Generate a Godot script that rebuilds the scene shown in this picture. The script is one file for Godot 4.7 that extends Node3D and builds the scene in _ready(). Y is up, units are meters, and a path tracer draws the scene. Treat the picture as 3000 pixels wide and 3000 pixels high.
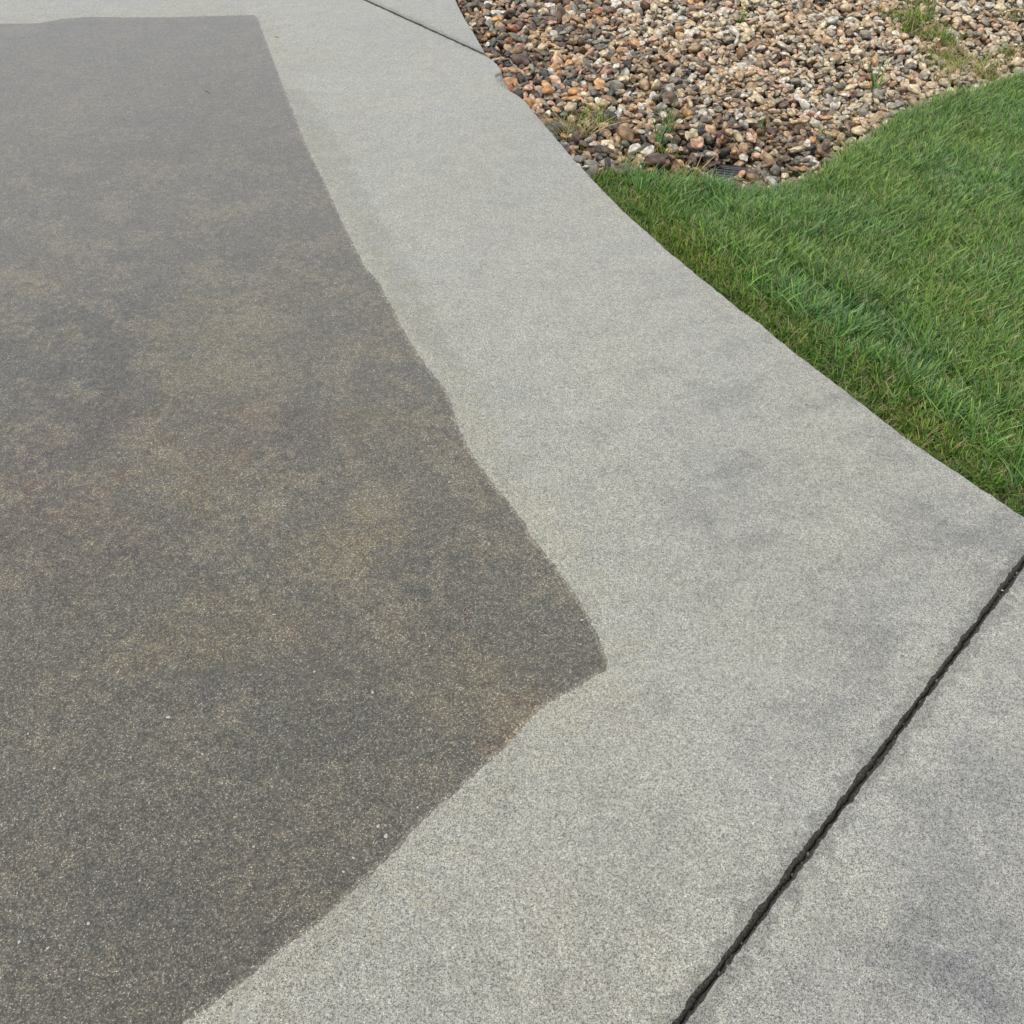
extends Node3D
# A concrete driveway with a darker stained rectangle, tooled joints, a lawn edge and a bed of river pebbles round a drain.

const FOV := 52.0
const PITCH := 40.0
const CAM_H := 1.55
const TILE := 0.88          # metres covered by one speckle tile
const MAP_X := -3.3          # the large stain maps cover MAP_S metres from here
const MAP_Z := 0.0
const MAP_S := 7.0

var rng := RandomNumberGenerator.new()
var n_low := FastNoiseLite.new()
var n_mid := FastNoiseLite.new()
var n_fine := FastNoiseLite.new()
var names := {}

# ---------------------------------------------------------------- helpers
func px(u: float, v: float, y := 0.0) -> Vector3:
	# a point of the photograph (1932 units a side) on the level y; returns x, y, z
	var f := 966.0 / tan(deg_to_rad(FOV / 2.0))
	var cx := (u - 966.0) / f
	var cy := (966.0 - v) / f
	var s := sin(deg_to_rad(PITCH))
	var c := cos(deg_to_rad(PITCH))
	var d := Vector3(cx, cy * c - s, -(c + cy * s))
	var t := (y - CAM_H) / d.y
	return Vector3(0, CAM_H, 0) + d * t

func p2(u: float, v: float, y := 0.0) -> Vector2:
	# the same as (x, forward)
	var p := px(u, v, y)
	return Vector2(p.x, -p.z)

func to_px(p: Vector3) -> Vector2:
	var f := 966.0 / tan(deg_to_rad(FOV / 2.0))
	var s := sin(deg_to_rad(PITCH))
	var c := cos(deg_to_rad(PITCH))
	var y := p.y - CAM_H
	var fw := -p.z
	var depth := fw * c - y * s
	if depth < 0.1:
		return Vector2(-9999, -9999)
	return Vector2(966.0 + f * p.x / depth, 966.0 - f * (y * c + fw * s) / depth)

func numbered(called: String) -> String:
	var k: int = names.get(called, 0)
	names[called] = k + 1
	return called if k == 0 else "%s_%03d" % [called, k]

func tag(o: Node, label: String, category := "", group := "", kind := "") -> void:
	o.set_meta("label", label)
	if category != "":
		o.set_meta("category", category)
	if group != "":
		o.set_meta("group", group)
	if kind != "":
		o.set_meta("kind", kind)

func put(called: String, mesh: Mesh, mat: Material, parent: Node = null) -> MeshInstance3D:
	var o := MeshInstance3D.new()
	o.mesh = mesh
	if mat:
		o.material_override = mat
	if parent == null or parent == self:
		o.name = numbered(called)
		add_child(o)
	else:
		o.name = called
		parent.add_child(o, true)
	return o

func lin(r: float, g: float, b: float) -> Color:
	return Color(r, g, b).linear_to_srgb()

func srgb8(r: int, g: int, b: int) -> Color:
	return Color(r / 255.0, g / 255.0, b / 255.0)

func tri(st: SurfaceTool, a: Array, b: Array, c: Array) -> void:
	# each corner: [position, normal, uv, uv2]; turned so that the front agrees with the normals
	var n: Vector3 = a[1] + b[1] + c[1]
	var pa: Vector3 = a[0]
	var pb: Vector3 = b[0]
	var pc: Vector3 = c[0]
	var order := [a, b, c]
	if (pb - pa).cross(pc - pa).dot(n) > 0.0:
		order = [a, c, b]
	for q in order:
		st.set_normal(q[1])
		st.set_uv(q[2])
		st.set_uv2(q[3])
		st.add_vertex(q[0])

func uvs(p: Vector3) -> Array:
	return [Vector2(p.x, -p.z) / TILE, Vector2((p.x - MAP_X) / MAP_S, (-p.z - MAP_Z) / MAP_S)]

func corner(p: Vector3, n: Vector3) -> Array:
	var q := uvs(p)
	return [p, n, q[0], q[1]]

# ---------------------------------------------------------------- outlines read from the photograph
func edge_pixels() -> Array:
	return [[860, 0], [868, 17], [877, 34], [890, 55], [904, 78], [916, 100]]

func edge_pixels_main() -> Array:
	return [[919, 106], [930, 113], [938.5, 121], [944, 128], [947, 134], [941, 137], [935, 142], [937, 150], [943, 157], [953, 166], [961, 169.4], [972, 176], [984, 184], [993, 193], [1010.6, 214.6], [1028, 234.6], [1045, 254.6], [1071, 285], [1095, 313], [1134, 354], [1176.5, 397], [1258, 469.5], [1339.7, 537], [1398, 583.8], [1438, 612], [1481, 648.6], [1532.6, 688.4], [1598, 737], [1668, 793], [1714.6, 828], [1780, 872.7], [1854.5, 921.6], [1932, 973]]

func patch_pixels() -> Array:
	return [[0, 45], [40, 45], [75, 44], [120, 35.4], [162, 32.4], [250, 33], [330, 33], [420, 30], [478, 28.5], [485, 34], [499, 74.7], [517.5, 122.7], [531, 160], [549.5, 208], [571, 261], [589.5, 304], [611, 346.7], [627, 381], [648, 429], [686, 505], [710, 530], [740, 585], [765, 635], [800, 690], [838, 735], [850, 765], [862, 810], [885, 850], [920, 905], [950, 940], [985, 985], [1000, 1015], [1030, 1050], [1075, 1110], [1110, 1170], [1130, 1215], [1141, 1250], [1140, 1263], [1106, 1282.5], [1046, 1316], [1009.6, 1339], [973, 1382.5], [933, 1426], [896, 1456], [856, 1492.5], [813, 1529], [786, 1552.5], [748.6, 1599], [695, 1649.6], [668.7, 1673.6], [636.7, 1703], [578, 1753.6], [508.7, 1801.6], [447, 1855], [388.7, 1900], [354, 1924]]

var edge_line: PackedVector2Array   # the driveway's right edge as (x, forward), from far to near

func edge_x(zf: float) -> float:
	var n := edge_line.size()
	if zf >= edge_line[0].y:
		return edge_line[0].x
	for i in n - 1:
		var a := edge_line[i]
		var b := edge_line[i + 1]
		if zf <= a.y and zf >= b.y and a.y > b.y:
			return lerpf(a.x, b.x, (a.y - zf) / (a.y - b.y))
	return edge_line[n - 1].x

func dense(points: PackedVector2Array, step: float, jitter: float) -> PackedVector2Array:
	var out := PackedVector2Array()
	for i in points.size() - 1:
		var a := points[i]
		var b := points[i + 1]
		var k := maxi(1, int(a.distance_to(b) / step))
		var nrm := (b - a).normalized().orthogonal()
		for j in k:
			var p := a.lerp(b, float(j) / k)
			var w := 0.0 if (j == 0 and i == 0) else jitter
			out.append(p + nrm * (n_fine.get_noise_2d(p.x * 2500.0, p.y * 2500.0) * 1.6 + n_mid.get_noise_2d(p.x * 900.0, p.y * 900.0)) * w)
	out.append(points[points.size() - 1])
	return out

# ---------------------------------------------------------------- textures
func speckle_tile(stained: bool) -> Image:
	var n := 1536
	var r := RandomNumberGenerator.new()
	r.seed = 77 if stained else 33
	var fields := []
	for q in [[0.20, 1], [0.34, 2], [0.085, 3], [0.045, 4]]:
		var f := FastNoiseLite.new()
		f.seed = int(r.seed) + int(q[1])
		f.noise_type = FastNoiseLite.TYPE_SIMPLEX_SMOOTH
		f.frequency = q[0]
		f.fractal_octaves = 2
		fields.append(f.get_seamless_image(n, n).get_data())
	# tone of the sand in the paste against the noise value
	var ramp := Gradient.new()
	if stained:
		ramp.offsets = PackedFloat32Array([0.0, 0.34, 0.50, 0.62, 0.74, 1.0])
		ramp.colors = PackedColorArray([srgb8(66, 64, 64), srgb8(92, 89, 86), srgb8(118, 114, 107), srgb8(132, 127, 119), srgb8(172, 167, 157), srgb8(226, 222, 212)])
	else:
		ramp.offsets = PackedFloat32Array([0.0, 0.34, 0.46, 0.60, 0.76, 1.0])
		ramp.colors = PackedColorArray([srgb8(66, 67, 70), srgb8(120, 120, 121), srgb8(182, 181, 175), srgb8(197, 196, 189), srgb8(214, 212, 204), srgb8(242, 240, 234)])
	var lut := PackedByteArray()
	for k in 256:
		var c := ramp.sample(k / 255.0)
		lut.append_array(PackedByteArray([int(c.r * 255.0), int(c.g * 255.0), int(c.b * 255.0)]))
	var fa: PackedByteArray = fields[0]
	var fb: PackedByteArray = fields[1]
	var fc: PackedByteArray = fields[2]
	var fd: PackedByteArray = fields[3]
	var wc := 7 if stained else 5
	var wd := 3 if stained else 2
	var gain := 78 if stained else 84
	var mid := (9 + 7 + wc + wd) * 128
	var d := PackedByteArray()
	d.resize(n * n * 3)
	var i := 0
	for k in n * n:
		var w := clampi((fa[k] * 9 + fb[k] * 7 + fc[k] * wc + fd[k] * wd - mid) * gain / 1150 + 128, 0, 255) * 3
		d[i] = lut[w]
		d[i + 1] = lut[w + 1]
		d[i + 2] = lut[w + 2]
		i += 3
	var kinds: Array
	if stained:
		kinds = [[5000, 1.2, 2.4, Vector3(80, 78, 77), 10.0], [9000, 1.0, 2.2, Vector3(178, 173, 162), 20.0], [9000, 0.9, 2.0, Vector3(228, 224, 214), 16.0], [3000, 1.0, 2.3, Vector3(150, 130, 102), 14.0]]
	else:
		kinds = [[9000, 1.0, 2.1, Vector3(98, 99, 101), 18.0], [9000, 1.0, 2.3, Vector3(226, 224, 216), 12.0], [2600, 0.9, 2.0, Vector3(248, 247, 242), 6.0], [1500, 1.0, 2.2, Vector3(192, 174, 148), 12.0]]
	for kd in kinds:
		var count: int = kd[0]
		for g in count:
			var cx := r.randf() * n
			var cy := r.randf() * n
			var rad := r.randf_range(kd[1], kd[2])
			var ax := r.randf_range(0.7, 1.3)
			var w := r.randf_range(-1.0, 1.0) * float(kd[4])
			var cr := clampi(int(kd[3].x + w), 0, 255)
			var cg := clampi(int(kd[3].y + w), 0, 255)
			var cb := clampi(int(kd[3].z + w), 0, 255)
			var ir := int(ceil(rad * 1.3))
			var rr := rad * rad
			for yy in range(-ir, ir + 1):
				var py := (int(cy) + yy + n) % n
				for xx in range(-ir, ir + 1):
					if xx * xx * ax + yy * yy / ax <= rr:
						var at := (py * n + (int(cx) + xx + n) % n) * 3
						d[at] = cr
						d[at + 1] = cg
						d[at + 2] = cb
	return Image.create_from_data(n, n, false, Image.FORMAT_RGB8, d)

func ellipse_list(stained: bool) -> Array:
	# [pixel u, v, radius in metres across, along, tint] of the blotches that the photograph shows
	if stained:
		return [[385, 615, .13, .16, Vector3(1.20, 1.17, 1.02)], [420, 700, .19, .17, Vector3(1.20, 1.17, 1.02)], [520, 560, .14, .12, Vector3(1.10, 1.06, 1.0)], [320, 860, .16, .17, Vector3(1.16, 1.11, .98)], [420, 920, .13, .12, Vector3(1.12, 1.08, .96)], [640, 1035, .12, .12, Vector3(1.15, 1.10, .96)], [690, 1010, .09, .09, Vector3(1.10, 1.06, .98)], [470, 1180, .14, .11, Vector3(1.10, 1.06, .95)], [300, 1220, .10, .08, Vector3(1.12, 1.06, .95)], [60, 530, .16, .12, Vector3(1.14, 1.05, .99)], [140, 215, .22, .3, Vector3(1.08, 1.05, 1.0)], [180, 640, .3, .22, Vector3(.86, .87, .87)], [250, 760, .26, .2, Vector3(.90, .89, .9)], [120, 850, .25, .2, Vector3(.94, .90, .91)], [120, 1000, .3, .2, Vector3(.95, .90, .9)], [500, 830, .22, .16, Vector3(.95, .91, .93)], [820, 1080, .12, .1, Vector3(.92, .93, .95)], [560, 1380, .2, .16, Vector3(.93, .94, .94)], [860, 1180, .1, .1, Vector3(.94, .95, .95)], [900, 1310, .12, .08, Vector3(1.08, 1.06, .98)], [960, 1395, .05, .1, Vector3(1.15, 1.05, .96)], [170, 60, .35, .3, Vector3(.93, .95, 1.0)], [760, 830, .18, .2, Vector3(1.07, 1.05, 1.0)], [700, 790, .1, .1, Vector3(1.08, 1.06, .97)], [250, 1750, .25, .15, Vector3(.92, .93, .95)], [740, 960, .1, .1, Vector3(1.08, 1.05, .98)]]
	return [[700, 1880, .3, .2, Vector3(.975, .955, .92)], [1350, 900, .16, .14, Vector3(.93, .935, .95)], [1290, 960, .1, .08, Vector3(.93, .935, .95)], [1640, 880, .2, .12, Vector3(1.05, 1.05, 1.02)], [1600, 1010, .14, .12, Vector3(1.05, 1.05, 1.01)], [1760, 960, .12, .07, Vector3(.92, .93, .97)], [1870, 1010, .1, .07, Vector3(.87, .885, .93)], [1840, 1060, .1, .08, Vector3(.90, .91, .95)], [1640, 760, .1, .06, Vector3(.94, .945, .97)], [1500, 1180, .16, .1, Vector3(.96, .96, .97)], [1620, 1230, .1, .07, Vector3(.94, .94, .95)], [1510, 1400, .16, .1, Vector3(.92, .92, .93)], [1250, 1560, .12, .08, Vector3(.95, .95, .96)], [1560, 920, .25, .1, Vector3(.955, .96, .97)], [1430, 1090, .2, .1, Vector3(.95, .95, .96)], [1700, 1130, .12, .1, Vector3(.95, .955, .97)], [1120, 1830, .1, .08, Vector3(.96, .955, .94)], [1640, 1780, .1, .2, Vector3(1.05, 1.04, .98)], [1800, 1700, .09, .2, Vector3(.84, .85, .90)], [1760, 1850, .1, .12, Vector3(.84, .85, .89)], [1900, 1500, .08, .12, Vector3(.88, .89, .94)], [1840, 1340, .08, .1, Vector3(1.03, 1.03, 1.03)], [1920, 1880, .1, .1, Vector3(.88, .89, .92)], [1420, 1880, .05, .05, Vector3(.96, .96, .95)], [960, 690, .16, .16, Vector3(1.02, 1.02, .98)], [1000, 1000, .1, .16, Vector3(1.03, 1.02, .96)], [1150, 1330, .14, .1, Vector3(1.02, 1.0, .95)], [950, 450, .3, .4, Vector3(1.03, 1.03, 1.03)], [1200, 700, .25, .3, Vector3(1.03, 1.03, 1.02)], [400, 12, .8, .1, Vector3(1.03, 1.02, .97)], [860, 720, .1, .1, Vector3(1.0, .985, .92)], [890, 790, .08, .1, Vector3(1.0, .98, .92)]]

func stain_map(stained: bool) -> Image:
	var n := 1024
	var f := Image.create(n, n, false, Image.FORMAT_RGBF)
	var vals := PackedFloat32Array()
	vals.resize(n * n * 3)
	var base := 0.80
	var rg := RandomNumberGenerator.new()
	rg.seed = 808
	for j in n:
		for i in n:
			var a := n_low.get_noise_2d(i * 0.7, j * 0.7)
			var b := n_mid.get_noise_2d(i * 2.2, j * 2.2)
			var c := n_low.get_noise_2d(i * 1.3 + 900.0, j * 1.3)
			var k := (j * n + i) * 3
			if stained:
				# soft diagonal streaks of beige dust over a mottled dark film
				var su := (i * 0.82 - j * 0.57) * 0.85
				var sv := (j * 0.82 + i * 0.57) * 1.15
				var streak := n_mid.get_noise_2d(su * 0.9, sv * 0.9) + 0.8 * n_mid.get_noise_2d(i * 1.1 + 70.0, j * 1.1)
				var fine := n_mid.get_noise_2d(i * 6.0, j * 6.0 + 400.0)
				var l := base * (1.0 + 0.08 * a + 0.10 * b + 0.16 * fine + 0.36 * (rg.randf() + rg.randf() - 1.0))
				var dust := clampf(smoothstep(-0.1, 0.7, streak + 0.9 * fine), 0.0, 1.0)
				var fw := MAP_Z + j * MAP_S / n
				dust *= (0.5 + 0.5 * smoothstep(4.6, 2.8, fw)) * (0.3 + 0.7 * smoothstep(0.9, 1.9, fw))
				vals[k] = l * (1.0 + 0.03 * c + 0.40 * dust) * 0.88
				vals[k + 1] = l * (1.0 + 0.005 * c + 0.315 * dust) * 0.88
				vals[k + 2] = l * (1.0 - 0.03 * c + 0.19 * dust) * 0.88
			else:
				var gx := MAP_X + i * MAP_S / n
				var gz := MAP_Z + j * MAP_S / n
				var cloud := n_mid.get_noise_2d((i * 0.8 + j * 0.6) * 0.55 + 40.0, (j * 0.8 - i * 0.6) * 1.0) + 0.55 * n_mid.get_noise_2d(i * 2.6 + 90.0, j * 2.6) + 0.35 * n_mid.get_noise_2d(i * 7.0 + 10.0, j * 7.0)
				var film := smoothstep(-0.15, 0.7, cloud) * (0.25 + 0.75 * smoothstep(-0.1, 0.7, gx) * smoothstep(3.6, 2.2, gz))
				# the slab beyond the near joint kept a thicker, bluer film; a margin along the joint was washed clean
				var beyond := (gx - 0.2419) * 0.7516 - (gz - 0.6904) * 0.6597
				var blue := smoothstep(0.04, 0.22, beyond + 0.06 * cloud) * (0.75 + 0.25 * b)
				film *= 0.5 if beyond > 0.0 else 1.0
				var l := base * (1.02 - 0.20 * film - 0.12 * blue) * (1.0 + 0.05 * a + 0.07 * b + 0.09 * n_mid.get_noise_2d(i * 7.0, j * 7.0 + 400.0) + 0.20 * (rg.randf() + rg.randf() - 1.0))
				vals[k] = l * (1.0 + 0.02 * c)
				vals[k + 1] = l * (1.0 + 0.005 * c)
				vals[k + 2] = l * (1.0 - 0.035 * c + 0.025 * film + 0.035 * blue)
	var per := MAP_S / n
	for e in ellipse_list(stained):
		var c2 := p2(e[0], e[1])
		var rx: float = e[2]
		var rz: float = e[3]
		var tint: Vector3 = e[4]
		var grey := (tint.x + tint.y + tint.z) / 3.0
		# the stained patch's blotches are stronger in tone and weaker in hue than those of the clean slab
		tint = (Vector3.ONE * grey).lerp(tint, 0.65 if stained else 0.4)
		tint = Vector3.ONE + (tint - Vector3.ONE) * (1.6 if stained else 1.1)
		var i0 := maxi(0, int((c2.x - rx * 1.9 - MAP_X) / per))
		var i1 := mini(n - 1, int((c2.x + rx * 1.9 - MAP_X) / per))
		var j0 := maxi(0, int((c2.y - rz * 1.9 - MAP_Z) / per))
		var j1 := mini(n - 1, int((c2.y + rz * 1.9 - MAP_Z) / per))
		for j in range(j0, j1 + 1):
			for i in range(i0, i1 + 1):
				var dx := (MAP_X + i * per - c2.x) / rx
				var dz := (MAP_Z + j * per - c2.y) / rz
				var q := sqrt(dx * dx + dz * dz) + 0.75 * n_mid.get_noise_2d(i * 1.6, j * 1.6) + 0.7 * n_mid.get_noise_2d(i * 7.0 + 300.0, j * 7.0) + 0.5 * n_mid.get_noise_2d(i * 17.0 + 300.0, j * 17.0)
				var w := clampf(1.0 - smoothstep(0.25, 1.35, q), 0.0, 1.0)
				if w > 0.0:
					var k := (j * n + i) * 3
					vals[k] *= lerpf(1.0, tint.x, w)
					vals[k + 1] *= lerpf(1.0, tint.y, w)
					vals[k + 2] *= lerpf(1.0, tint.z, w)
	if not stained:
		# the band of half-washed dirt that runs along the patch's right side
		var band := [[552, 168, .035], [585, 225, .06], [625, 300, .065], [668, 375, .06], [712, 450, .055], [760, 540, .05], [810, 630, .045], [855, 700, .03]]
		for s in band.size() - 1:
			var a2 := p2(band[s][0], band[s][1])
			var b2 := p2(band[s + 1][0], band[s + 1][1])
			for t in 200:
				var c2 := a2.lerp(b2, t / 200.0)
				var hw := lerpf(band[s][2], band[s + 1][2], t / 200.0)
				for o in range(-12, 13):
					var i := int((c2.x + o * per - MAP_X) / per)
					var j := int((c2.y - MAP_Z) / per)
					if i < 0 or j < 0 or i >= n or j >= n:
						continue
					var k := (j * n + i) * 3
					var q := absf(o * per) / hw + 0.5 * n_mid.get_noise_2d(i * 3.0, j * 3.0)
					if q < 1.0 and vals[k] > 0.0:
						# marked once: the sign keeps a cell from being darkened twice
						vals[k] = -vals[k]
		for k in range(0, vals.size(), 3):
			if vals[k] < 0.0:
				vals[k] = -vals[k] * 0.89
				vals[k + 1] *= 0.89
				vals[k + 2] *= 0.89
		# beige silt left on the washed concrete along the patch's edge
		var rim := PackedVector2Array()
		for e in patch_pixels():
			rim.append(p2(e[0], e[1]))
		for s in rim.size() - 1:
			var steps2 := maxi(1, int(rim[s].distance_to(rim[s + 1]) / per))
			var nrm := (rim[s + 1] - rim[s]).normalized().orthogonal()
			for t in steps2:
				var c2 := rim[s].lerp(rim[s + 1], float(t) / steps2)
				for o in range(-2, 26):
					var at2 := c2 + nrm * o * per * -1.0
					var i := int((at2.x - MAP_X) / per)
					var j := int((at2.y - MAP_Z) / per)
					if i < 0 or j < 0 or i >= n or j >= n:
						continue
					var q := absf(o) / 20.0 + 0.7 * n_mid.get_noise_2d(i * 2.0, j * 2.0) + 0.4 * n_mid.get_noise_2d(i * 8.0, j * 8.0)
					if q < 0.6 and vals[(j * n + i) * 3] > 0.0:
						vals[(j * n + i) * 3] = -vals[(j * n + i) * 3]
		for k in range(0, vals.size(), 3):
			if vals[k] < 0.0:
				vals[k] = -vals[k] * 0.99
				vals[k + 1] *= 0.975
				vals[k + 2] *= 0.92
		# grime washed out of the joint onto its lips
		for jt in [[p2(1250, 1975), p2(1985, 988)], [p2(640, -24), p2(917, 103)]]:
			var ja: Vector2 = jt[0]
			var jb: Vector2 = jt[1]
			var steps := int(ja.distance_to(jb) / per * 1.4)
			var seen := {}
			for t in steps:
				var c2: Vector2 = ja.lerp(jb, float(t) / steps)
				for oj in range(-4, 5):
					for oi in range(-4, 5):
						var i := int((c2.x - MAP_X) / per) + oi
						var j := int((c2.y - MAP_Z) / per) + oj
						if i < 0 or j < 0 or i >= n or j >= n or seen.has(j * n + i):
							continue
						var away := Geometry2D.get_closest_point_to_segment(Vector2(MAP_X + i * per, MAP_Z + j * per), ja, jb).distance_to(Vector2(MAP_X + i * per, MAP_Z + j * per))
						var q := away / 0.027 + 1.0 * n_mid.get_noise_2d(i * 5.0, j * 5.0)
						if q < 1.0:
							seen[j * n + i] = true
							var k := (j * n + i) * 3
							for ch in 3:
								vals[k + ch] *= 0.74
	var bytes := PackedByteArray()
	bytes.resize(n * n * 3)
	for k in vals.size():
		bytes[k] = clampi(int(pow(vals[k], 1.0 / 2.2) * 255.0), 0, 255)
	return Image.create_from_data(n, n, false, Image.FORMAT_RGB8, bytes)

func noise_image(n: int, freq: float, sd: int, lo: Color, hi: Color, oct := 4) -> Texture2D:
	var f := FastNoiseLite.new()
	f.seed = sd
	f.noise_type = FastNoiseLite.TYPE_SIMPLEX_SMOOTH
	f.frequency = freq
	f.fractal_octaves = oct
	var im := f.get_seamless_image(n, n)
	im.convert(Image.FORMAT_RGB8)
	var d := im.get_data()
	for k in range(0, d.size(), 3):
		var c := lo.lerp(hi, smoothstep(0.22, 0.78, d[k] / 255.0))
		d[k] = int(c.r * 255.0)
		d[k + 1] = int(c.g * 255.0)
		d[k + 2] = int(c.b * 255.0)
	return ImageTexture.create_from_image(Image.create_from_data(n, n, false, Image.FORMAT_RGB8, d))

func concrete(stained: bool) -> StandardMaterial3D:
	var m := StandardMaterial3D.new()
	var tile := ImageTexture.create_from_image(speckle_tile(stained))
	m.albedo_texture = tile
	m.albedo_color = Color(0.85, 0.83, 0.775) if stained else Color(0.90, 0.89, 0.85)
	m.detail_enabled = true
	m.detail_blend_mode = BaseMaterial3D.BLEND_MODE_MUL
	m.detail_uv_layer = BaseMaterial3D.DETAIL_UV_2
	m.detail_albedo = ImageTexture.create_from_image(stain_map(stained))
	m.heightmap_enabled = true
	m.heightmap_texture = tile
	m.heightmap_scale = 0.035
	m.roughness = 0.38 if stained else 0.5
	m.metallic_specular = 0.5
	return m

# ---------------------------------------------------------------- slabs
# outline: list of [Vector2 (x, forward), kind] in order; kind 0 = plain side out of view, 1 = open edge, 2 = tooled joint
func build_slab(called: String, label: String, runs: Array, clean: Material, grime: Material, patch := PackedVector2Array(), dark: Material = null, core := PackedVector2Array(), rim: Material = null) -> MeshInstance3D:
	var pts := PackedVector2Array()
	var kinds := PackedInt32Array()
	for r in runs:
		var kind: int = r[0]
		var line: PackedVector2Array = r[1]
		for p in line:
			if pts.size() and pts[pts.size() - 1].distance_to(p) < 0.002:
				continue
			pts.append(p)
			kinds.append(kind)
	if Geometry2D.is_polygon_clockwise(pts):
		pts.reverse()
		kinds.reverse()
	# at sharp corners drop the points that would cross over once the lip is set in
	var i0 := 0
	while i0 < pts.size():
		var m := pts.size()
		var ta := (pts[i0] - pts[(i0 + m - 3) % m]).normalized()
		var tb := (pts[(i0 + 3) % m] - pts[i0]).normalized()
		var ea := (pts[i0] - pts[(i0 + m - 1) % m]).normalized()
		var eb := (pts[(i0 + 1) % m] - pts[i0]).normalized()
		if absf(ea.angle_to(eb)) > 0.45 and ta.angle_to(tb) > 0.45:
			var reach := 0.0135 / tan((PI - ta.angle_to(tb)) / 2.0) + 0.006
			var here := pts[i0]
			for way in [1, -1]:
				var k: int = posmod(i0 + way, pts.size())
				while pts[k].distance_to(here) < reach:
					pts.remove_at(k)
					kinds.remove_at(k)
					i0 = pts.find(here)
					k = posmod(i0 + way, pts.size())
		i0 += 1
	var n := pts.size()
	var inset := PackedVector2Array()
	var outward := PackedVector2Array()
	var rims := PackedFloat32Array()
	for i in n:
		var a := pts[(i + n - 1) % n]
		var b := pts[(i + 1) % n]
		var e1 := (pts[i] - a).normalized()
		var e2 := (b - pts[i]).normalized()
		var t := (e1 + e2).normalized()
		var o := Vector2(t.y, -t.x)   # outward of a counter-clockwise outline
		outward.append(o)
		var r := (0.0115 if kinds[i] == 2 else 0.007) / clampf(o.dot(Vector2(e1.y, -e1.x)), 0.15, 1.0)
		rims.append(r)
		if kinds[i] == 2:
			r *= 1.0 + 0.25 * n_mid.get_noise_2d(pts[i].x * 350.0, pts[i].y * 350.0) + 0.12 * n_fine.get_noise_2d(pts[i].x * 1500.0, pts[i].y * 1500.0)
		rims[i] = r
		inset.append(pts[i] - o * r)
	var mesh := ArrayMesh.new()
	var tops := [inset]
	if patch.size():
		tops = Geometry2D.clip_polygons(inset, patch)
	var st := SurfaceTool.new()
	st.begin(Mesh.PRIMITIVE_TRIANGLES)
	for top in tops:
		flat(st, top)
	var sg := SurfaceTool.new()
	sg.begin(Mesh.PRIMITIVE_TRIANGLES)
	var used_grime := false
	for i in n:
		var j := (i + 1) % n
		var joint := kinds[i] == 2 and kinds[j] == 2
		var into := sg if joint else st
		used_grime = used_grime or joint
		var rows := []
		for e in [i, j]:
			var isj: bool = kinds[e] == 2
			var rx := rims[e]
			var ry := 0.016 if isj else 0.008
			var rough := n_fine.get_noise_2d(pts[e].x * 5000.0, pts[e].y * 5000.0)
			var crack := n_mid.get_noise_2d(pts[e].x * 1100.0, pts[e].y * 1100.0) * 0.0055 if isj else 0.0
			var row := []
			for k in 5:
				var ph := k / 4.0 * PI / 2
				var off := rx * (1.0 - sin(ph))
				if isj and k == 1:
					off *= 1.0 + 0.28 * n_fine.get_noise_2d(pts[e].x * 1500.0 + outward[e].x * 90.0, pts[e].y * 1500.0) + 0.5 * n_mid.get_noise_2d(pts[e].x * 500.0 + outward[e].x * 90.0, pts[e].y * 500.0)
				# the crack under the tooled groove wanders; both slabs follow the same line
				var w := k / 4.0
				var q := pts[e] - outward[e] * off
				if isj:
					q += joint_side * crack * w * w
				var y := -ry * (1.0 - cos(ph)) + rough * 0.0012 * w
				row.append(corner(Vector3(q.x, y, -q.y), (Vector3(outward[e].x, 0, -outward[e].y) * sin(ph) + Vector3.UP * cos(ph)).normalized()))
			var last: Vector3 = row[4][0]
			var nn := Vector3(outward[e].x, 0, -outward[e].y)
			row.append(corner(last + Vector3(0, -0.002, 0), nn))
			row.append(corner(Vector3(last.x, -0.045, last.z) + nn * rough * 0.004, nn))
			row.append(corner(Vector3(last.x, -0.11, last.z), nn))
			rows.append(row)
		for k in rows[0].size() - 1:
			var skin := st if k == 0 else into   # the top of the tooled lip is still clean concrete
			tri(skin, rows[0][k], rows[1][k], rows[1][k + 1])
			tri(skin, rows[0][k], rows[1][k + 1], rows[0][k + 1])
	st.commit(mesh)
	mesh.surface_set_material(0, clean)
	if used_grime:
		sg.commit(mesh)
		mesh.surface_set_material(mesh.get_surface_count() - 1, grime)
	if patch.size():
		var sd := SurfaceTool.new()
		sd.begin(Mesh.PRIMITIVE_TRIANGLES)
		for part in Geometry2D.intersect_polygons(inset, core):
			flat(sd, part)
		sd.commit(mesh)
		mesh.surface_set_material(mesh.get_surface_count() - 1, dark)
		var sr := SurfaceTool.new()
		sr.begin(Mesh.PRIMITIVE_TRIANGLES)
		for part in Geometry2D.intersect_polygons(inset, patch):
			for strip in Geometry2D.clip_polygons(part, core):
				flat(sr, strip)
		sr.commit(mesh)
		mesh.surface_set_material(mesh.get_surface_count() - 1, rim)
	var o := put(called, mesh, null)
	tag(o, label, "driveway", "", "structure")
	return o

var joint_side := Vector2.ZERO

func flat(st: SurfaceTool, poly: PackedVector2Array) -> void:
	var ids := Geometry2D.triangulate_polygon(poly)
	if ids.is_empty():
		print("a slab outline did not triangulate: ", poly.size())
	for k in range(0, ids.size(), 3):
		var c := []
		for m in 3:
			var q := poly[ids[k + m]]
			c.append(corner(Vector3(q.x, 0, -q.y), Vector3.UP))
		tri(st, c[0], c[1], c[2])

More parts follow.
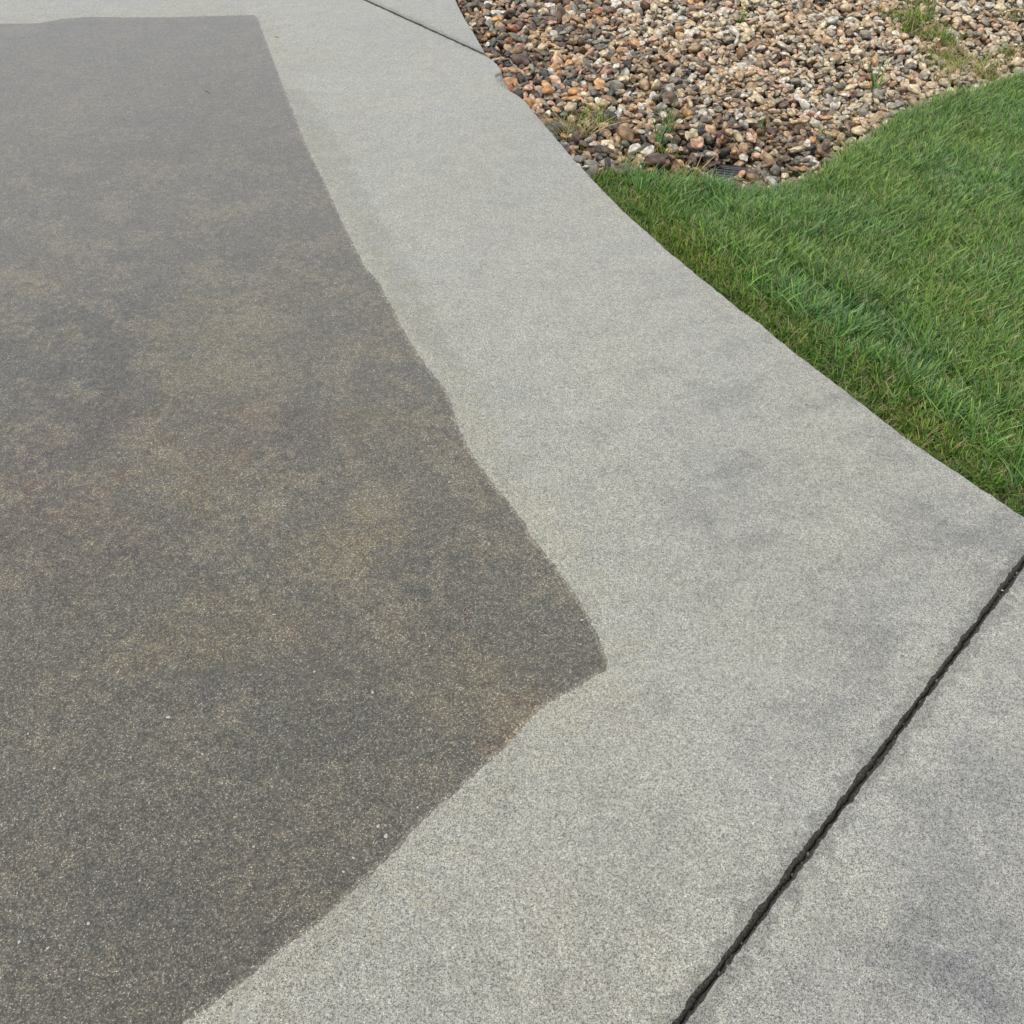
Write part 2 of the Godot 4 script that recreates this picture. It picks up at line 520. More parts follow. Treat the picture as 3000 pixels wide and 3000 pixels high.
# ---------------------------------------------------------------- ground shape
const G_X := -1.2
const G_Z := 0.4
const G_C := 0.025
const G_W := 220
const G_D := 350
var gravelness: PackedFloat32Array
var lawn_poly: PackedVector2Array
var drain := Vector2(0.985, 4.085)
var drain_turn := -0.29       # angle of the bars, x towards forward
const GRATE_Y := -0.155
const GRATE_W := 0.40
const GRATE_D := 0.34

func drain_local(x: float, zf: float) -> Vector2:
	return (Vector2(x, zf) - drain).rotated(-drain_turn)

func is_lawn(x: float, zf: float) -> bool:
	return Geometry2D.is_point_in_polygon(Vector2(x, zf), lawn_poly)

func make_ground_map() -> void:
	gravelness.resize(G_W * G_D)
	for j in G_D:
		for i in G_W:
			gravelness[j * G_W + i] = 0.0 if is_lawn(G_X + i * G_C, G_Z + j * G_C) else 1.0
	for pass_no in 2:
		var out := gravelness.duplicate()
		for j in range(2, G_D - 2):
			for i in range(2, G_W - 2):
				var s := 0.0
				for o in range(-2, 3):
					s += gravelness[j * G_W + i + o] + gravelness[(j + o) * G_W + i]
				out[j * G_W + i] = s / 10.0
		gravelness = out

func gravel_at(x: float, zf: float) -> float:
	var i := clampi(int((x - G_X) / G_C + 0.5), 0, G_W - 1)
	var j := clampi(int((zf - G_Z) / G_C + 0.5), 0, G_D - 1)
	return gravelness[j * G_W + i]

func height(x: float, zf: float) -> float:
	var de := (x - edge_x(zf)) * 0.85
	if de < -0.02:
		return -0.14
	var lawn := -0.062 + 0.03 * smoothstep(0.0, 0.30, de) + 0.05 * smoothstep(0.3, 1.8, de) + 0.12 * smoothstep(0.9, 2.6, de) * smoothstep(4.0, 6.5, zf) + 0.014 * n_mid.get_noise_2d(x * 90.0, zf * 90.0)
	lawn -= 0.03 * exp(-pow((de - 0.27) / 0.045, 2.0)) * clampf(0.6 + 1.2 * n_mid.get_noise_2d(x * 60.0, zf * 60.0), 0.0, 1.0)
	var dd := Vector2(x, zf).distance_to(drain)
	var bed := -0.10 + (0.10 + 0.34 * smoothstep(0.2, 1.6, de)) * smoothstep(4.3, 8.4, zf + 0.3 * x) + 0.02 * n_mid.get_noise_2d(x * 40.0, zf * 40.0)
	bed -= 0.085 * exp(-pow(dd / 0.5, 2.0))
	var h := lerpf(lawn, bed, gravel_at(x, zf))
	var q := drain_local(x, zf)
	if absf(q.x) < GRATE_W / 2 + 0.04 and absf(q.y) < GRATE_D / 2 + 0.04:
		h = minf(h, GRATE_Y - 0.012)
	if absf(q.x) < GRATE_W / 2 - 0.025 and absf(q.y) < GRATE_D / 2 - 0.025:
		h = -0.42
	return h

func build_ground(soil: Material) -> void:
	var xs := PackedFloat32Array([-260, -80, -25, -8, -3])
	var x := -1.0
	while x < 4.3:
		xs.append(x)
		x += 0.03
	xs.append_array(PackedFloat32Array([5, 8, 25, 80, 260]))
	var zs := PackedFloat32Array([-260, -80, -20, -5, 0])
	var z := 0.6
	while z < 9.0:
		zs.append(z)
		z += 0.03
	zs.append_array(PackedFloat32Array([10, 14, 30, 90, 300]))
	var st := SurfaceTool.new()
	st.begin(Mesh.PRIMITIVE_TRIANGLES)
	st.set_smooth_group(0)
	for zf in zs:
		for xx in xs:
			st.set_uv(Vector2(xx, zf))
			st.add_vertex(Vector3(xx, height(xx, zf), -zf))
	var w := xs.size()
	for j in zs.size() - 1:
		for i in w - 1:
			var a := j * w + i
			for k in [a, a + w, a + 1, a + 1, a + w, a + w + 1]:
				st.add_index(k)
	st.generate_normals()
	var o := put("ground", st.commit(), soil)
	tag(o, "bare brown soil under the lawn and the pebble bed", "ground", "", "structure")

# ---------------------------------------------------------------- pebbles
func ico(level: int) -> Array:
	var t := (1.0 + sqrt(5.0)) / 2.0
	var v := []
	for q in [[-1, t, 0], [1, t, 0], [-1, -t, 0], [1, -t, 0], [0, -1, t], [0, 1, t], [0, -1, -t], [0, 1, -t], [t, 0, -1], [t, 0, 1], [-t, 0, -1], [-t, 0, 1]]:
		v.append(Vector3(q[0], q[1], q[2]).normalized())
	var f := [[0, 11, 5], [0, 5, 1], [0, 1, 7], [0, 7, 10], [0, 10, 11], [1, 5, 9], [5, 11, 4], [11, 10, 2], [10, 7, 6], [7, 1, 8], [3, 9, 4], [3, 4, 2], [3, 2, 6], [3, 6, 8], [3, 8, 9], [4, 9, 5], [2, 4, 11], [6, 2, 10], [8, 6, 7], [9, 8, 1]]
	for l in level:
		var mid := {}
		var nf := []
		for q in f:
			var m := []
			for k in 3:
				var a: int = q[k]
				var b: int = q[(k + 1) % 3]
				var key := mini(a, b) * 100000 + maxi(a, b)
				if not mid.has(key):
					mid[key] = v.size()
					v.append(((v[a] + v[b]) / 2.0).normalized())
				m.append(mid[key])
			nf.append([q[0], m[0], m[2]])
			nf.append([q[1], m[1], m[0]])
			nf.append([q[2], m[2], m[1]])
			nf.append([m[0], m[1], m[2]])
		f = nf
	return [v, f]

func pebble_mesh(sd: int, angular: float, sphere: Array) -> ArrayMesh:
	var r := RandomNumberGenerator.new()
	r.seed = sd
	var ns := FastNoiseLite.new()
	ns.seed = sd
	ns.frequency = 1.0
	ns.fractal_octaves = 2
	var cuts := []
	for k in 7:
		cuts.append([Vector3(r.randf_range(-1, 1), r.randf_range(-1, 1), r.randf_range(-1, 1)).normalized(), r.randf_range(0.72, 0.95)])
	var st := SurfaceTool.new()
	st.begin(Mesh.PRIMITIVE_TRIANGLES)
	st.set_smooth_group(0)
	var bend := r.randf_range(-0.2, 0.2)
	var taper := r.randf_range(-0.22, 0.22)
	for p: Vector3 in sphere[0]:
		var q := p * (1.0 + 0.30 * ns.get_noise_3d(p.x * 0.8, p.y * 0.8, p.z * 0.8) + 0.08 * ns.get_noise_3d(p.x * 2.3 + 9.0, p.y * 2.3, p.z * 2.3))
		for c in cuts:
			var over: float = q.dot(c[0]) - c[1]
			if over > 0.0:
				q -= c[0] * over * angular
		q.y += bend * (q.x * q.x - 0.4)
		q.z *= 1.0 + taper * q.x
		st.add_vertex(q)
	for f in sphere[1]:
		for k in [f[0], f[2], f[1]]:
			st.add_index(k)
	st.generate_normals()
	return st.commit()

const PALETTE := [
	# name, linear colour, weight on the rich (slab) side, weight on the pale side
	["dark slate grey", Vector3(.058, .057, .053), 1.5, .18],
	["greenish grey", Vector3(.115, .115, .092), 1.5, 1.1],
	["dark brown", Vector3(.10, .070, .048), 2.2, .25],
	["purplish brown", Vector3(.11, .078, .068), 1.7, .45],
	["brown", Vector3(.20, .138, .085), 2.7, 1.5],
	["mid grey", Vector3(.195, .185, .16), 1.5, 1.8],
	["tan", Vector3(.36, .265, .165), 1.7, 2.8],
	["orange ochre", Vector3(.42, .245, .12), 1.0, .5],
	["rusty red", Vector3(.26, .12, .07), .5, .3],
	["cream", Vector3(.47, .40, .28), .5, 2.2],
	["pale grey", Vector3(.40, .38, .33), .4, 1.9],
	["pinkish tan", Vector3(.40, .265, .19), .8, 1.5],
	["off-white", Vector3(.49, .47, .42), .16, 1.1],
]

var R_x0 := -0.75
var R_z0 := 3.3
const R_C := 0.006
const R_W := 690
const R_D := 660
var relief: PackedFloat32Array

func stone_mat(c: Color, tex: Texture2D, rough: float) -> StandardMaterial3D:
	var m := StandardMaterial3D.new()
	m.albedo_color = c
	m.albedo_texture = tex
	m.uv1_triplanar = true
	m.uv1_scale = Vector3(0.33, 0.33, 0.33)
	m.roughness = rough
	m.metallic_specular = 0.4
	return m

func settle(x: float, zf: float, a: float, b: float, c: float, basis: Basis, r: RandomNumberGenerator, tries: int, highest: float) -> Array:
	# lets a pebble down onto what lies there already; [height, cell, cell, half thickness]
	var ex := basis.x * a
	var ey := basis.y * c
	var ez := basis.z * b
	var mxx := ex.x * ex.x + ey.x * ey.x + ez.x * ez.x
	var mzz := ex.z * ex.z + ey.z * ey.z + ez.z * ez.z
	var mxz := ex.x * ex.z + ey.x * ey.z + ez.x * ez.z
	var mxy := ex.x * ex.y + ey.x * ey.y + ez.x * ez.y
	var mzy := ex.z * ex.y + ey.z * ey.y + ez.z * ez.y
	var myy := ex.y * ex.y + ey.y * ey.y + ez.y * ez.y
	var det := mxx * mzz - mxz * mxz
	if det <= 0.0:
		return []
	var ixx := mzz / det
	var izz := mxx / det
	var ixz := -mxz / det
	var sx := ixx * mxy + ixz * mzy
	var sz := ixz * mxy + izz * mzy
	var s := sqrt(maxf(1e-8, myy - sx * mxy - sz * mzy))
	var hw := int(sqrt(mxx) / R_C) + 1
	var hd := int(sqrt(mzz) / R_C) + 1
	var cells := []
	for jj in range(-hd, hd + 1):
		for ii in range(-hw, hw + 1):
			var dx := ii * R_C
			var dz := -jj * R_C      # forward cells run towards -z
			var q := ixx * dx * dx + 2.0 * ixz * dx * dz + izz * dz * dz
			if q < 0.93:
				var root := s * sqrt(1.0 - q)
				var mean := sx * dx + sz * dz
				cells.append([ii, jj, mean - root, mean + root])
	var best := 99.0
	var bi := 0
	var bj := 0
	for tr in tries:
		var ci := int((x - R_x0) / R_C) + (0 if tr == 0 else r.randi_range(-5, 5))
		var cj := int((zf - R_z0) / R_C) + (0 if tr == 0 else r.randi_range(-5, 5))
		if ci - hw < 0 or cj - hd < 0 or ci + hw >= R_W or cj + hd >= R_D:
			continue
		var top := -9.0
		for q in cells:
			var hh: float = relief[(cj + q[1]) * R_W + ci + q[0]] - q[2]
			if hh > top:
				top = hh
		if top < best:
			best = top
			bi = ci
			bj = cj
	if best > 0.6:
		return []
	# no heaps: a pebble that would ride too high is left out
	var cx := R_x0 + bi * R_C
	var cz := R_z0 + bj * R_C
	if best - height(cx, cz) > highest:
		return []
	if best > GRATE_Y + 0.07 and Vector2(cx, cz).distance_to(drain) < 0.25:
		return []
	best -= 0.10 * s
	for q in cells:
		var at: int = (bj + q[1]) * R_W + bi + q[0]
		relief[at] = maxf(relief[at], best + q[3])
	return [best, bi, bj, s]

func build_pebbles() -> void:
	var r := RandomNumberGenerator.new()
	r.seed = 4711
	var sphere := ico(2)
	var shapes := []
	for k in 12:
		shapes.append(pebble_mesh(100 + k, 0.15 if k < 8 else 0.8, sphere))
	# starting relief: soil in the bed, the grate, and walls where pebbles cannot lie
	relief.resize(R_W * R_D)
	for j in R_D:
		var zf := R_z0 + j * R_C
		var ex := edge_x(zf)
		for i in R_W:
			var x := R_x0 + i * R_C
			var h := 0.0
			if x < ex + 0.004:
				h = 9.0
			else:
				h = height(x, zf)
				var q := drain_local(x, zf)
				if absf(q.x) < GRATE_W / 2 and absf(q.y) < GRATE_D / 2:
					h = GRATE_Y
			relief[j * R_W + i] = h
	var total := 38000
	var data := []
	var mat_of := []
	for k in total:
		var x := r.randf_range(R_x0 + 0.05, R_x0 + R_W * R_C - 0.05)
		var zf := r.randf_range(R_z0 + 0.05, R_z0 + R_D * R_C - 0.05)
		var gr := gravel_at(x, zf)
		if x < edge_x(zf) + 0.008 or gr < 0.42:
			continue
		var lq := drain_local(x, zf)
		var near_drain := Vector2(x, zf).distance_to(drain)
		if near_drain < 0.6 and lq.x < -0.035 + 0.12 * lq.y and lq.x > -0.21 and absf(lq.y) < 0.19:
			continue
		var pale := smoothstep(0.05, 1.35, x + 0.12 * (zf - 4.0) + 0.25 * n_mid.get_noise_2d(x * 40.0, zf * 40.0))
		if near_drain < 0.5:
			pale *= 0.25
		# sparse, silty margin between the driveway's edge and the drain
		var silt := smoothstep(0.36, 0.1, Vector2(x, zf).distance_to(Vector2(0.62, 4.1)))
		if silt > 0.0 and r.randf() < silt * 0.72:
			continue
		var big := lerpf(1.34, 0.93, smoothstep(0.0, 1.2, x))
		var a := clampf(0.0182 * exp(r.randfn(0.0, 0.34)), 0.007, 0.037) * big
		var b := a * r.randf_range(0.48, 0.8)
		var c := b * r.randf_range(0.48, 0.9)
		var tilt := r.randfn(0.0, 0.42)
		var yaw := -0.85 + r.randfn(0.0, 0.55) if r.randf() < 0.6 else r.randf() * TAU
		var basis := Basis(Vector3.UP, yaw) * Basis(Vector3(0, 0, 1), tilt) * Basis(Vector3(1, 0, 0), r.randfn(0.15, 0.5))
		var fall := settle(x, zf, a, b, c, basis, r, 4, 0.35 if near_drain < 0.35 else 0.062)
		if fall.is_empty():
			continue
		var best: float = fall[0]
		var bi: int = fall[1]
		var bj: int = fall[2]
		var s: float = fall[3]
		var cx := R_x0 + bi * R_C
		var cz := R_z0 + bj * R_C
		var wsum := 0.0
		for pl in PALETTE:
			wsum += lerpf(pl[2], pl[3], pale)
		var pick := r.randf() * wsum
		var ki := 0
		for pk in PALETTE.size():
			pick -= lerpf(PALETTE[pk][2], PALETTE[pk][3], pale)
			if pick <= 0.0:
				ki = pk
				break
		var shape := r.randi_range(0, 7) if r.randf() < 0.58 else r.randi_range(8, 11)
		var tone := r.randf_range(0.78, 1.22)
		var col: Vector3 = PALETTE[ki][1] * tone
		col = col.lerp(Vector3(.46, .41, .32), 0.42 * pale * r.randf()) * (1.0 + 0.08 * pale)
		data.append([Transform3D(basis * Basis.from_scale(Vector3(a, c, b)), Vector3(cx, best, -cz)), shape, ki, col, a, c / b, bi, bj, s, b / a])
	# single pebbles that catch the eye in the photograph: [u, v, half lengths in mm, colour, tilt, turn]
	var forced := {}
	for e in [[1196, 290, 27, 20, 17, 12, .6, .4], [1222, 298, 30, 21, 18, 10, .4, .3], [1240, 297, 29, 15, 13, 11, 1.0, 1.2], [1064, 233, 30, 25, 18, 9, .2, .3], [1139, 133, 24, 21, 17, 9, .3, 0], [1157, 160, 20, 15, 12, 12, .2, .9], [1275, 95, 26, 19, 15, 12, .1, -.6], [1322, 94, 26, 20, 16, 9, .3, -.6], [1122, 68, 30, 20, 16, 8, .1, .2], [895, 24, 42, 22, 17, 0, .1, -.5], [986, 134, 30, 25, 22, 4, .2, .3], [939, 76, 30, 20, 15, 7, .2, -.4], [976, 168, 36, 18, 16, 6, .1, -.6], [1390, 306, 31, 20, 14, 1, .1, -.1], [1454, 304, 27, 19, 16, 5, .2, .4], [1515, 308, 25, 20, 12, 5, .1, -.3], [1530, 284, 19, 17, 14, 7, .3, .5], [1397, 323, 20, 18, 15, 3, .2, .2], [1452, 342, 21, 15, 12, 10, .1, .1], [1379, 318, 13, 9, 8, 7, .2, -.5], [1470, 292, 18, 14, 11, 9, .3, .4], [1547, 122, 32, 24, 18, 12, .2, -.5], [1420, 315, 22, 15, 12, 2, .2, .4], [1012, 118, 26, 20, 16, 9, .2, .2], [1000, 196, 22, 18, 15, 11, .2, -.4], [1040, 206, 30, 22, 18, 7, .3, -.3], [1082, 202, 30, 24, 20, 7, .2, .1], [1170, 182, 26, 18, 14, 9, .3, -.5], [1250, 60, 30, 22, 18, 6, .2, -.4], [1340, 55, 26, 20, 15, 9, .2, -.2], [1620, 60, 26, 18, 15, 10, .2, -.5], [1700, 170, 26, 20, 16, 5, .2, -.5], [1590, 206, 24, 17, 13, 1, .2, -.4], [1480, 180, 25, 18, 14, 9, .2, -.3]]:
		var at2 := p2(e[0], e[1], -0.09)
		var bs := Basis(Vector3.UP, e[7]) * Basis(Vector3(0, 0, 1), e[6])
		var fall := settle(at2.x, at2.y, e[2] / 1000.0, e[3] / 1000.0, e[4] / 1000.0, bs, r, 5, 0.10)
		if fall.is_empty():
			continue
		forced[data.size()] = true
		data.append([Transform3D(bs * Basis.from_scale(Vector3(e[2] / 1000.0, e[4] / 1000.0, e[3] / 1000.0)), Vector3(R_x0 + fall[1] * R_C, fall[0], -(R_z0 + fall[2] * R_C))), r.randi_range(0, 9), e[5], PALETTE[e[5]][1], e[2] / 1000.0, float(e[4]) / e[3], fall[1], fall[2], fall[3], float(e[3]) / e[2]])
	# which ones show largest in the photograph
	var cam := Vector3(0, CAM_H, 0)
	var rank := []
	for k in data.size():
		var d: Array = data[k]
		var p: Vector3 = d[0].origin
		var q := to_px(p)
		if q.x < 8 or q.y < 4 or q.x > 1924 or q.y > 400:
			continue
		if relief[int(d[7]) * R_W + int(d[6])] > p.y + float(d[8]) * 1.25 + 0.002:
			continue
		rank.append([float(d[4]) / p.distance_to(cam) + (1.0 if forced.has(k) else 0.0), k])
	rank.sort_custom(func(a, b): return a[0] > b[0])
	var single := {}
	for k in mini(300, rank.size()):
		single[rank[k][1]] = true
	print("pebbles ", data.size(), " in view on top ", rank.size())
	var tex := noise_image(256, 0.013, 5, Color(.62, .60, .60), Color(1, .985, .95), 5)
	var mats := []
	for pl in PALETTE:
		var row := []
		for v in 3:
			var c: Vector3 = pl[1] * [0.85, 1.05, 1.25][v] * 1.5
			row.append(stone_mat(lin(c.x, c.y, c.z), tex, [0.5, 0.62, 0.72][v]))
		mats.append(row)
	var rest := []
	for k in shapes.size():
		rest.append([])
	for k in data.size():
		var d: Array = data[k]
		if not single.has(k):
			rest[d[1]].append(k)
			continue
		var o := put("river_pebble", shapes[d[1]], mats[d[2]][k % 3])
		o.transform = d[0]
		var p: Vector3 = d[0].origin
		var place := "in the pebble bed"
		var ground := Vector2(p.x, -p.z)
		if ground.distance_to(drain) < 0.24:
			place = "lying over the black drain grate"
		elif ground.distance_to(drain) < 0.42:
			place = "close around the drain grate"
		elif p.x - edge_x(-p.z) < 0.13:
			place = "against the concrete driveway edge"
		elif gravel_at(p.x + 0.06, -p.z - 0.09) < 0.6:
			place = "at the edge of the lawn"
		elif -p.z > 5.3:
			place = "far out in the pebble bed"
		var form := "flat " if float(d[5]) < 0.62 else ("angular " if int(d[1]) > 7 else "smooth ")
		var size := "huge " if float(d[4]) > 0.034 else ("large " if float(d[4]) > 0.029 else "")
		if float(d[9]) < 0.56:
			form = "long " + form
		elif float(d[9]) > 0.72:
			form = "rounded " + form
		tag(o, "%s%s%s river pebble %s" % [size, form, PALETTE[d[2]][0], place], "pebble", "river pebbles around the drain")
	# the rest as one mass
	var bed := Node3D.new()
	bed.name = numbered("pebble_bed")
	add_child(bed)
	tag(bed, "bed of mixed brown grey and tan river pebbles beside the driveway", "pebbles", "", "stuff")
	var common := stone_mat(Color(1, 1, 1), tex, 0.62)
	common.vertex_color_use_as_albedo = true
	for k in shapes.size():
		var mm := MultiMesh.new()
		mm.transform_format = MultiMesh.TRANSFORM_3D
		mm.use_colors = true
		mm.mesh = shapes[k]
		mm.instance_count = rest[k].size()
		for i in rest[k].size():
			var d: Array = data[rest[k][i]]
			mm.set_instance_transform(i, d[0])
			var c: Vector3 = d[3] * 1.5
			mm.set_instance_color(i, Color(c.x, c.y, c.z))
		var mi := MultiMeshInstance3D.new()
		mi.multimesh = mm
		mi.material_override = common
		mi.name = "pebbles"
		mi.set_meta("kind", "stuff")
		bed.add_child(mi, true)

func build_rubble() -> void:
	# lumps of broken concrete and slate fallen off the driveway's edge
	var r := RandomNumberGenerator.new()
	r.seed = 12
	var sphere := ico(2)
	var m := StandardMaterial3D.new()
	m.albedo_color = lin(.42, .42, .40)
	m.albedo_texture = noise_image(256, 0.06, 41, Color(.35, .35, .36), Color(1, 1, .98))
	m.uv1_triplanar = true
	m.uv1_scale = Vector3(.5, .5, .5)
	m.roughness = 0.9
	for e in [[1014, 229, 34, 20, "rough grey lump of broken concrete against the driveway edge"], [1025, 241, 30, 16, "smaller rough grey concrete lump beside the dry weeds"], [1049, 165, 30, 20, "rough speckled concrete lump lying out among brown pebbles"], [1089, 299, 32, 20, "flat grey slate lump where driveway, lawn and silt meet"]]:
		var q := p2(e[0], e[1], -0.05)
		q.x = maxf(q.x, edge_x(q.y) + e[3] / 1000.0)
		var bs := Basis(Vector3.UP, r.randf_range(-1.2, -0.6)) * Basis(Vector3(0, 0, 1), 0.15)
		var o := put("concrete_lump", pebble_mesh(970 + int(e[0]), 1.0, sphere), m)
		o.transform = Transform3D(bs * Basis.from_scale(Vector3(e[2] / 1000.0, .017, e[3] / 1000.0)), Vector3(q.x, maxf(height(q.x, q.y) + .012, minf(relief_at(q.x, q.y), 0.0) + 0.004), -q.y))
		tag(o, e[4], "concrete lump", "lumps by the driveway edge")

# ---------------------------------------------------------------- grass
func tuft_mesh(sd: int, count: int, h0: float, h1: float, spread: float, width: float, lean: Vector2, wild: float, greens: Array, dry: float) -> ArrayMesh:
	var r := RandomNumberGenerator.new()
	r.seed = sd
	var v := PackedVector3Array()
	var nn := PackedVector3Array()
	var cc := PackedColorArray()
	var ids := PackedInt32Array()
	for b in count:
		var ang := r.randf() * TAU
		var rad := spread * sqrt(r.randf())
		var root := Vector3(cos(ang) * rad, -0.004, sin(ang) * rad)
		var h := r.randf_range(h0, h1)
		var dir := Vector2(lean.x + r.randfn(0.0, wild), lean.y + r.randfn(0.0, wild))
		var curl := r.randf_range(0.3, 1.0)
		var w := width * r.randf_range(0.6, 1.25)
		var turn := r.randf() * TAU
		var side := Vector3(cos(turn), 0, sin(turn))
		var g: Vector3 = greens[r.randi() % greens.size()]
		g *= r.randf_range(0.4, 1.55)
		if r.randf() < dry:
			g = Vector3(.46, .35, .17) * r.randf_range(0.6, 1.2)
		var tip := g.lerp(Vector3(.50, .46, .25), r.randf_range(0.0, 0.6))
		var base := v.size()
		var segs := 4
		for k in segs + 1:
			var t := float(k) / segs
			var out := (0.35 * t + curl * t * t) * h
			var up := h * t * (1.0 - 0.22 * t * dir.length())
			var p := root + Vector3(dir.x * out, up, dir.y * out)
			var ww := w * (1.0 - 0.65 * t * t) * 0.5
			var tang := Vector3(dir.x * (0.35 + 2.0 * curl * t), 1.0, dir.y * (0.35 + 2.0 * curl * t)).normalized()
			var nr := tang.cross(side).normalized()
			v.append(p - side * ww)
			v.append(p + side * ww)
			nn.append((nr - side * 0.35).normalized())
			nn.append((nr + side * 0.35).normalized())
			var col := g
			if k == segs:
				col = tip
			cc.append(Color(col.x, col.y, col.z))
			cc.append(Color(col.x, col.y, col.z))
		for k in segs:
			var q := base + k * 2
			var fl := (v[q + 2] - v[q]).cross(v[q + 1] - v[q]).dot(nn[q]) > 0.0
			for id in ([q, q + 1, q + 2, q + 1, q + 3, q + 2] if fl else [q, q + 2, q + 1, q + 1, q + 2, q + 3]):
				ids.append(id)
	var arr := []
	arr.resize(Mesh.ARRAY_MAX)
	arr[Mesh.ARRAY_VERTEX] = v
	arr[Mesh.ARRAY_NORMAL] = nn
	arr[Mesh.ARRAY_COLOR] = cc
	arr[Mesh.ARRAY_INDEX] = ids
	var mesh := ArrayMesh.new()
	mesh.add_surface_from_arrays(Mesh.PRIMITIVE_TRIANGLES, arr)
	return mesh

func grass_mat() -> StandardMaterial3D:
	var m := StandardMaterial3D.new()
	m.vertex_color_use_as_albedo = true
	m.roughness = 0.55
	m.metallic_specular = 0.3
	m.cull_mode = BaseMaterial3D.CULL_DISABLED
	m.backlight_enabled = true
	m.backlight = Color(0.26, 0.30, 0.12)
	return m

const LUSH := [Vector3(.088, .20, .030), Vector3(.115, .24, .038), Vector3(.052, .15, .030), Vector3(.18, .30, .09), Vector3(.125, .235, .105)]
const OLIVE := [Vector3(.15, .23, .035), Vector3(.12, .20, .028), Vector3(.21, .28, .06), Vector3(.08, .165, .025)]

func build_lawn(mat: Material) -> void:
	var r := RandomNumberGenerator.new()
	r.seed = 99
	var lawn := Node3D.new()
	lawn.name = numbered("lawn")
	add_child(lawn)
	tag(lawn, "thick green mown grass growing beside the concrete driveway", "lawn", "", "stuff")
	var lush := []
	var edge := []
	for k in 7:
		lush.append(tuft_mesh(300 + k, 13, 0.045, 0.085, 0.016, 0.0034, Vector2(0.34, -0.12), 0.5, LUSH, 0.03))
	for k in 5:
		edge.append(tuft_mesh(400 + k, 13, 0.022, 0.05, 0.016, 0.0034, Vector2(0.08, 0.05), 0.55, OLIVE + LUSH.slice(0, 3), 0.05))
	var xf := []
	var cs := []
	for k in 12:
		xf.append([])
		cs.append([])
	var made := 0
	for k in 92000:
		var x := r.randf_range(-0.1, 3.9)
		var zf := r.randf_range(0.9, 6.6)
		var de := (x - edge_x(zf)) * 0.85
		if de < 0.016 + 0.012 * n_fine.get_noise_2d(x * 900.0, zf * 900.0) or de > 2.6 or gravel_at(x, zf) > 0.5:
			continue
		var seen := to_px(Vector3(x, 0, -zf))
		if (seen.x > 2050 or seen.y < -60) and r.randf() < 0.45:
			continue
		var furrow := exp(-pow((de - 0.27) / 0.04, 2.0)) * clampf(0.5 + 1.3 * n_mid.get_noise_2d(x * 60.0, zf * 60.0), 0.0, 1.0)
		if r.randf() < furrow * 0.9:
			continue
		var bare := n_mid.get_noise_2d(x * 260.0, zf * 260.0)
		if de < 0.12 and r.randf() < 0.05 + 0.8 * bare:
			continue
		var margin := gravel_at(x, zf)
		var is_edge := r.randf() < maxf(smoothstep(0.26, 0.10, de), smoothstep(0.04, 0.3, margin) * 0.75)
		var v: int = 7 + r.randi_range(0, 4) if is_edge else r.randi_range(0, 6)
		var sc := r.randf_range(0.75, 1.15) * (1.0 + 0.22 * n_mid.get_noise_2d(x * 70.0 + 50.0, zf * 70.0))
		if de < 0.06:
			sc *= 0.75
		var yaw := r.randfn(0.0, 0.75) if not is_edge else r.randf() * TAU
		var b := Basis(Vector3.UP, yaw).scaled(Vector3(sc, sc * r.randf_range(0.85, 1.15), sc))
		xf[v].append(Transform3D(b, Vector3(x, height(x, zf), -zf)))
		var warm := n_mid.get_noise_2d(x * 45.0 + 500.0, zf * 45.0)
		var tone := r.randf_range(0.8, 1.2)
		cs[v].append(Color(tone * (1.0 + 0.20 * warm), tone * (1.0 + 0.06 * warm), tone * (1.0 - 0.14 * warm)))
		made += 1
	print("lawn tufts ", made)
	for k in 12:
		var mm := MultiMesh.new()
		mm.transform_format = MultiMesh.TRANSFORM_3D
		mm.use_colors = true
		mm.mesh = lush[k] if k < 7 else edge[k - 7]
		mm.instance_count = xf[k].size()
		for i in xf[k].size():
			mm.set_instance_transform(i, xf[k][i])
			mm.set_instance_color(i, cs[k][i])
		var mi := MultiMeshInstance3D.new()
		mi.multimesh = mm
		mi.material_override = mat
		mi.name = "grass"
		mi.set_meta("kind", "stuff")
		lawn.add_child(mi, true)

func relief_at(x: float, zf: float) -> float:
	var i := int((x - R_x0) / R_C)
	var j := int((zf - R_z0) / R_C)
	if i < 0 or j < 0 or i >= R_W or j >= R_D:
		return height(x, zf)
	return minf(relief[j * R_W + i], 1.0)

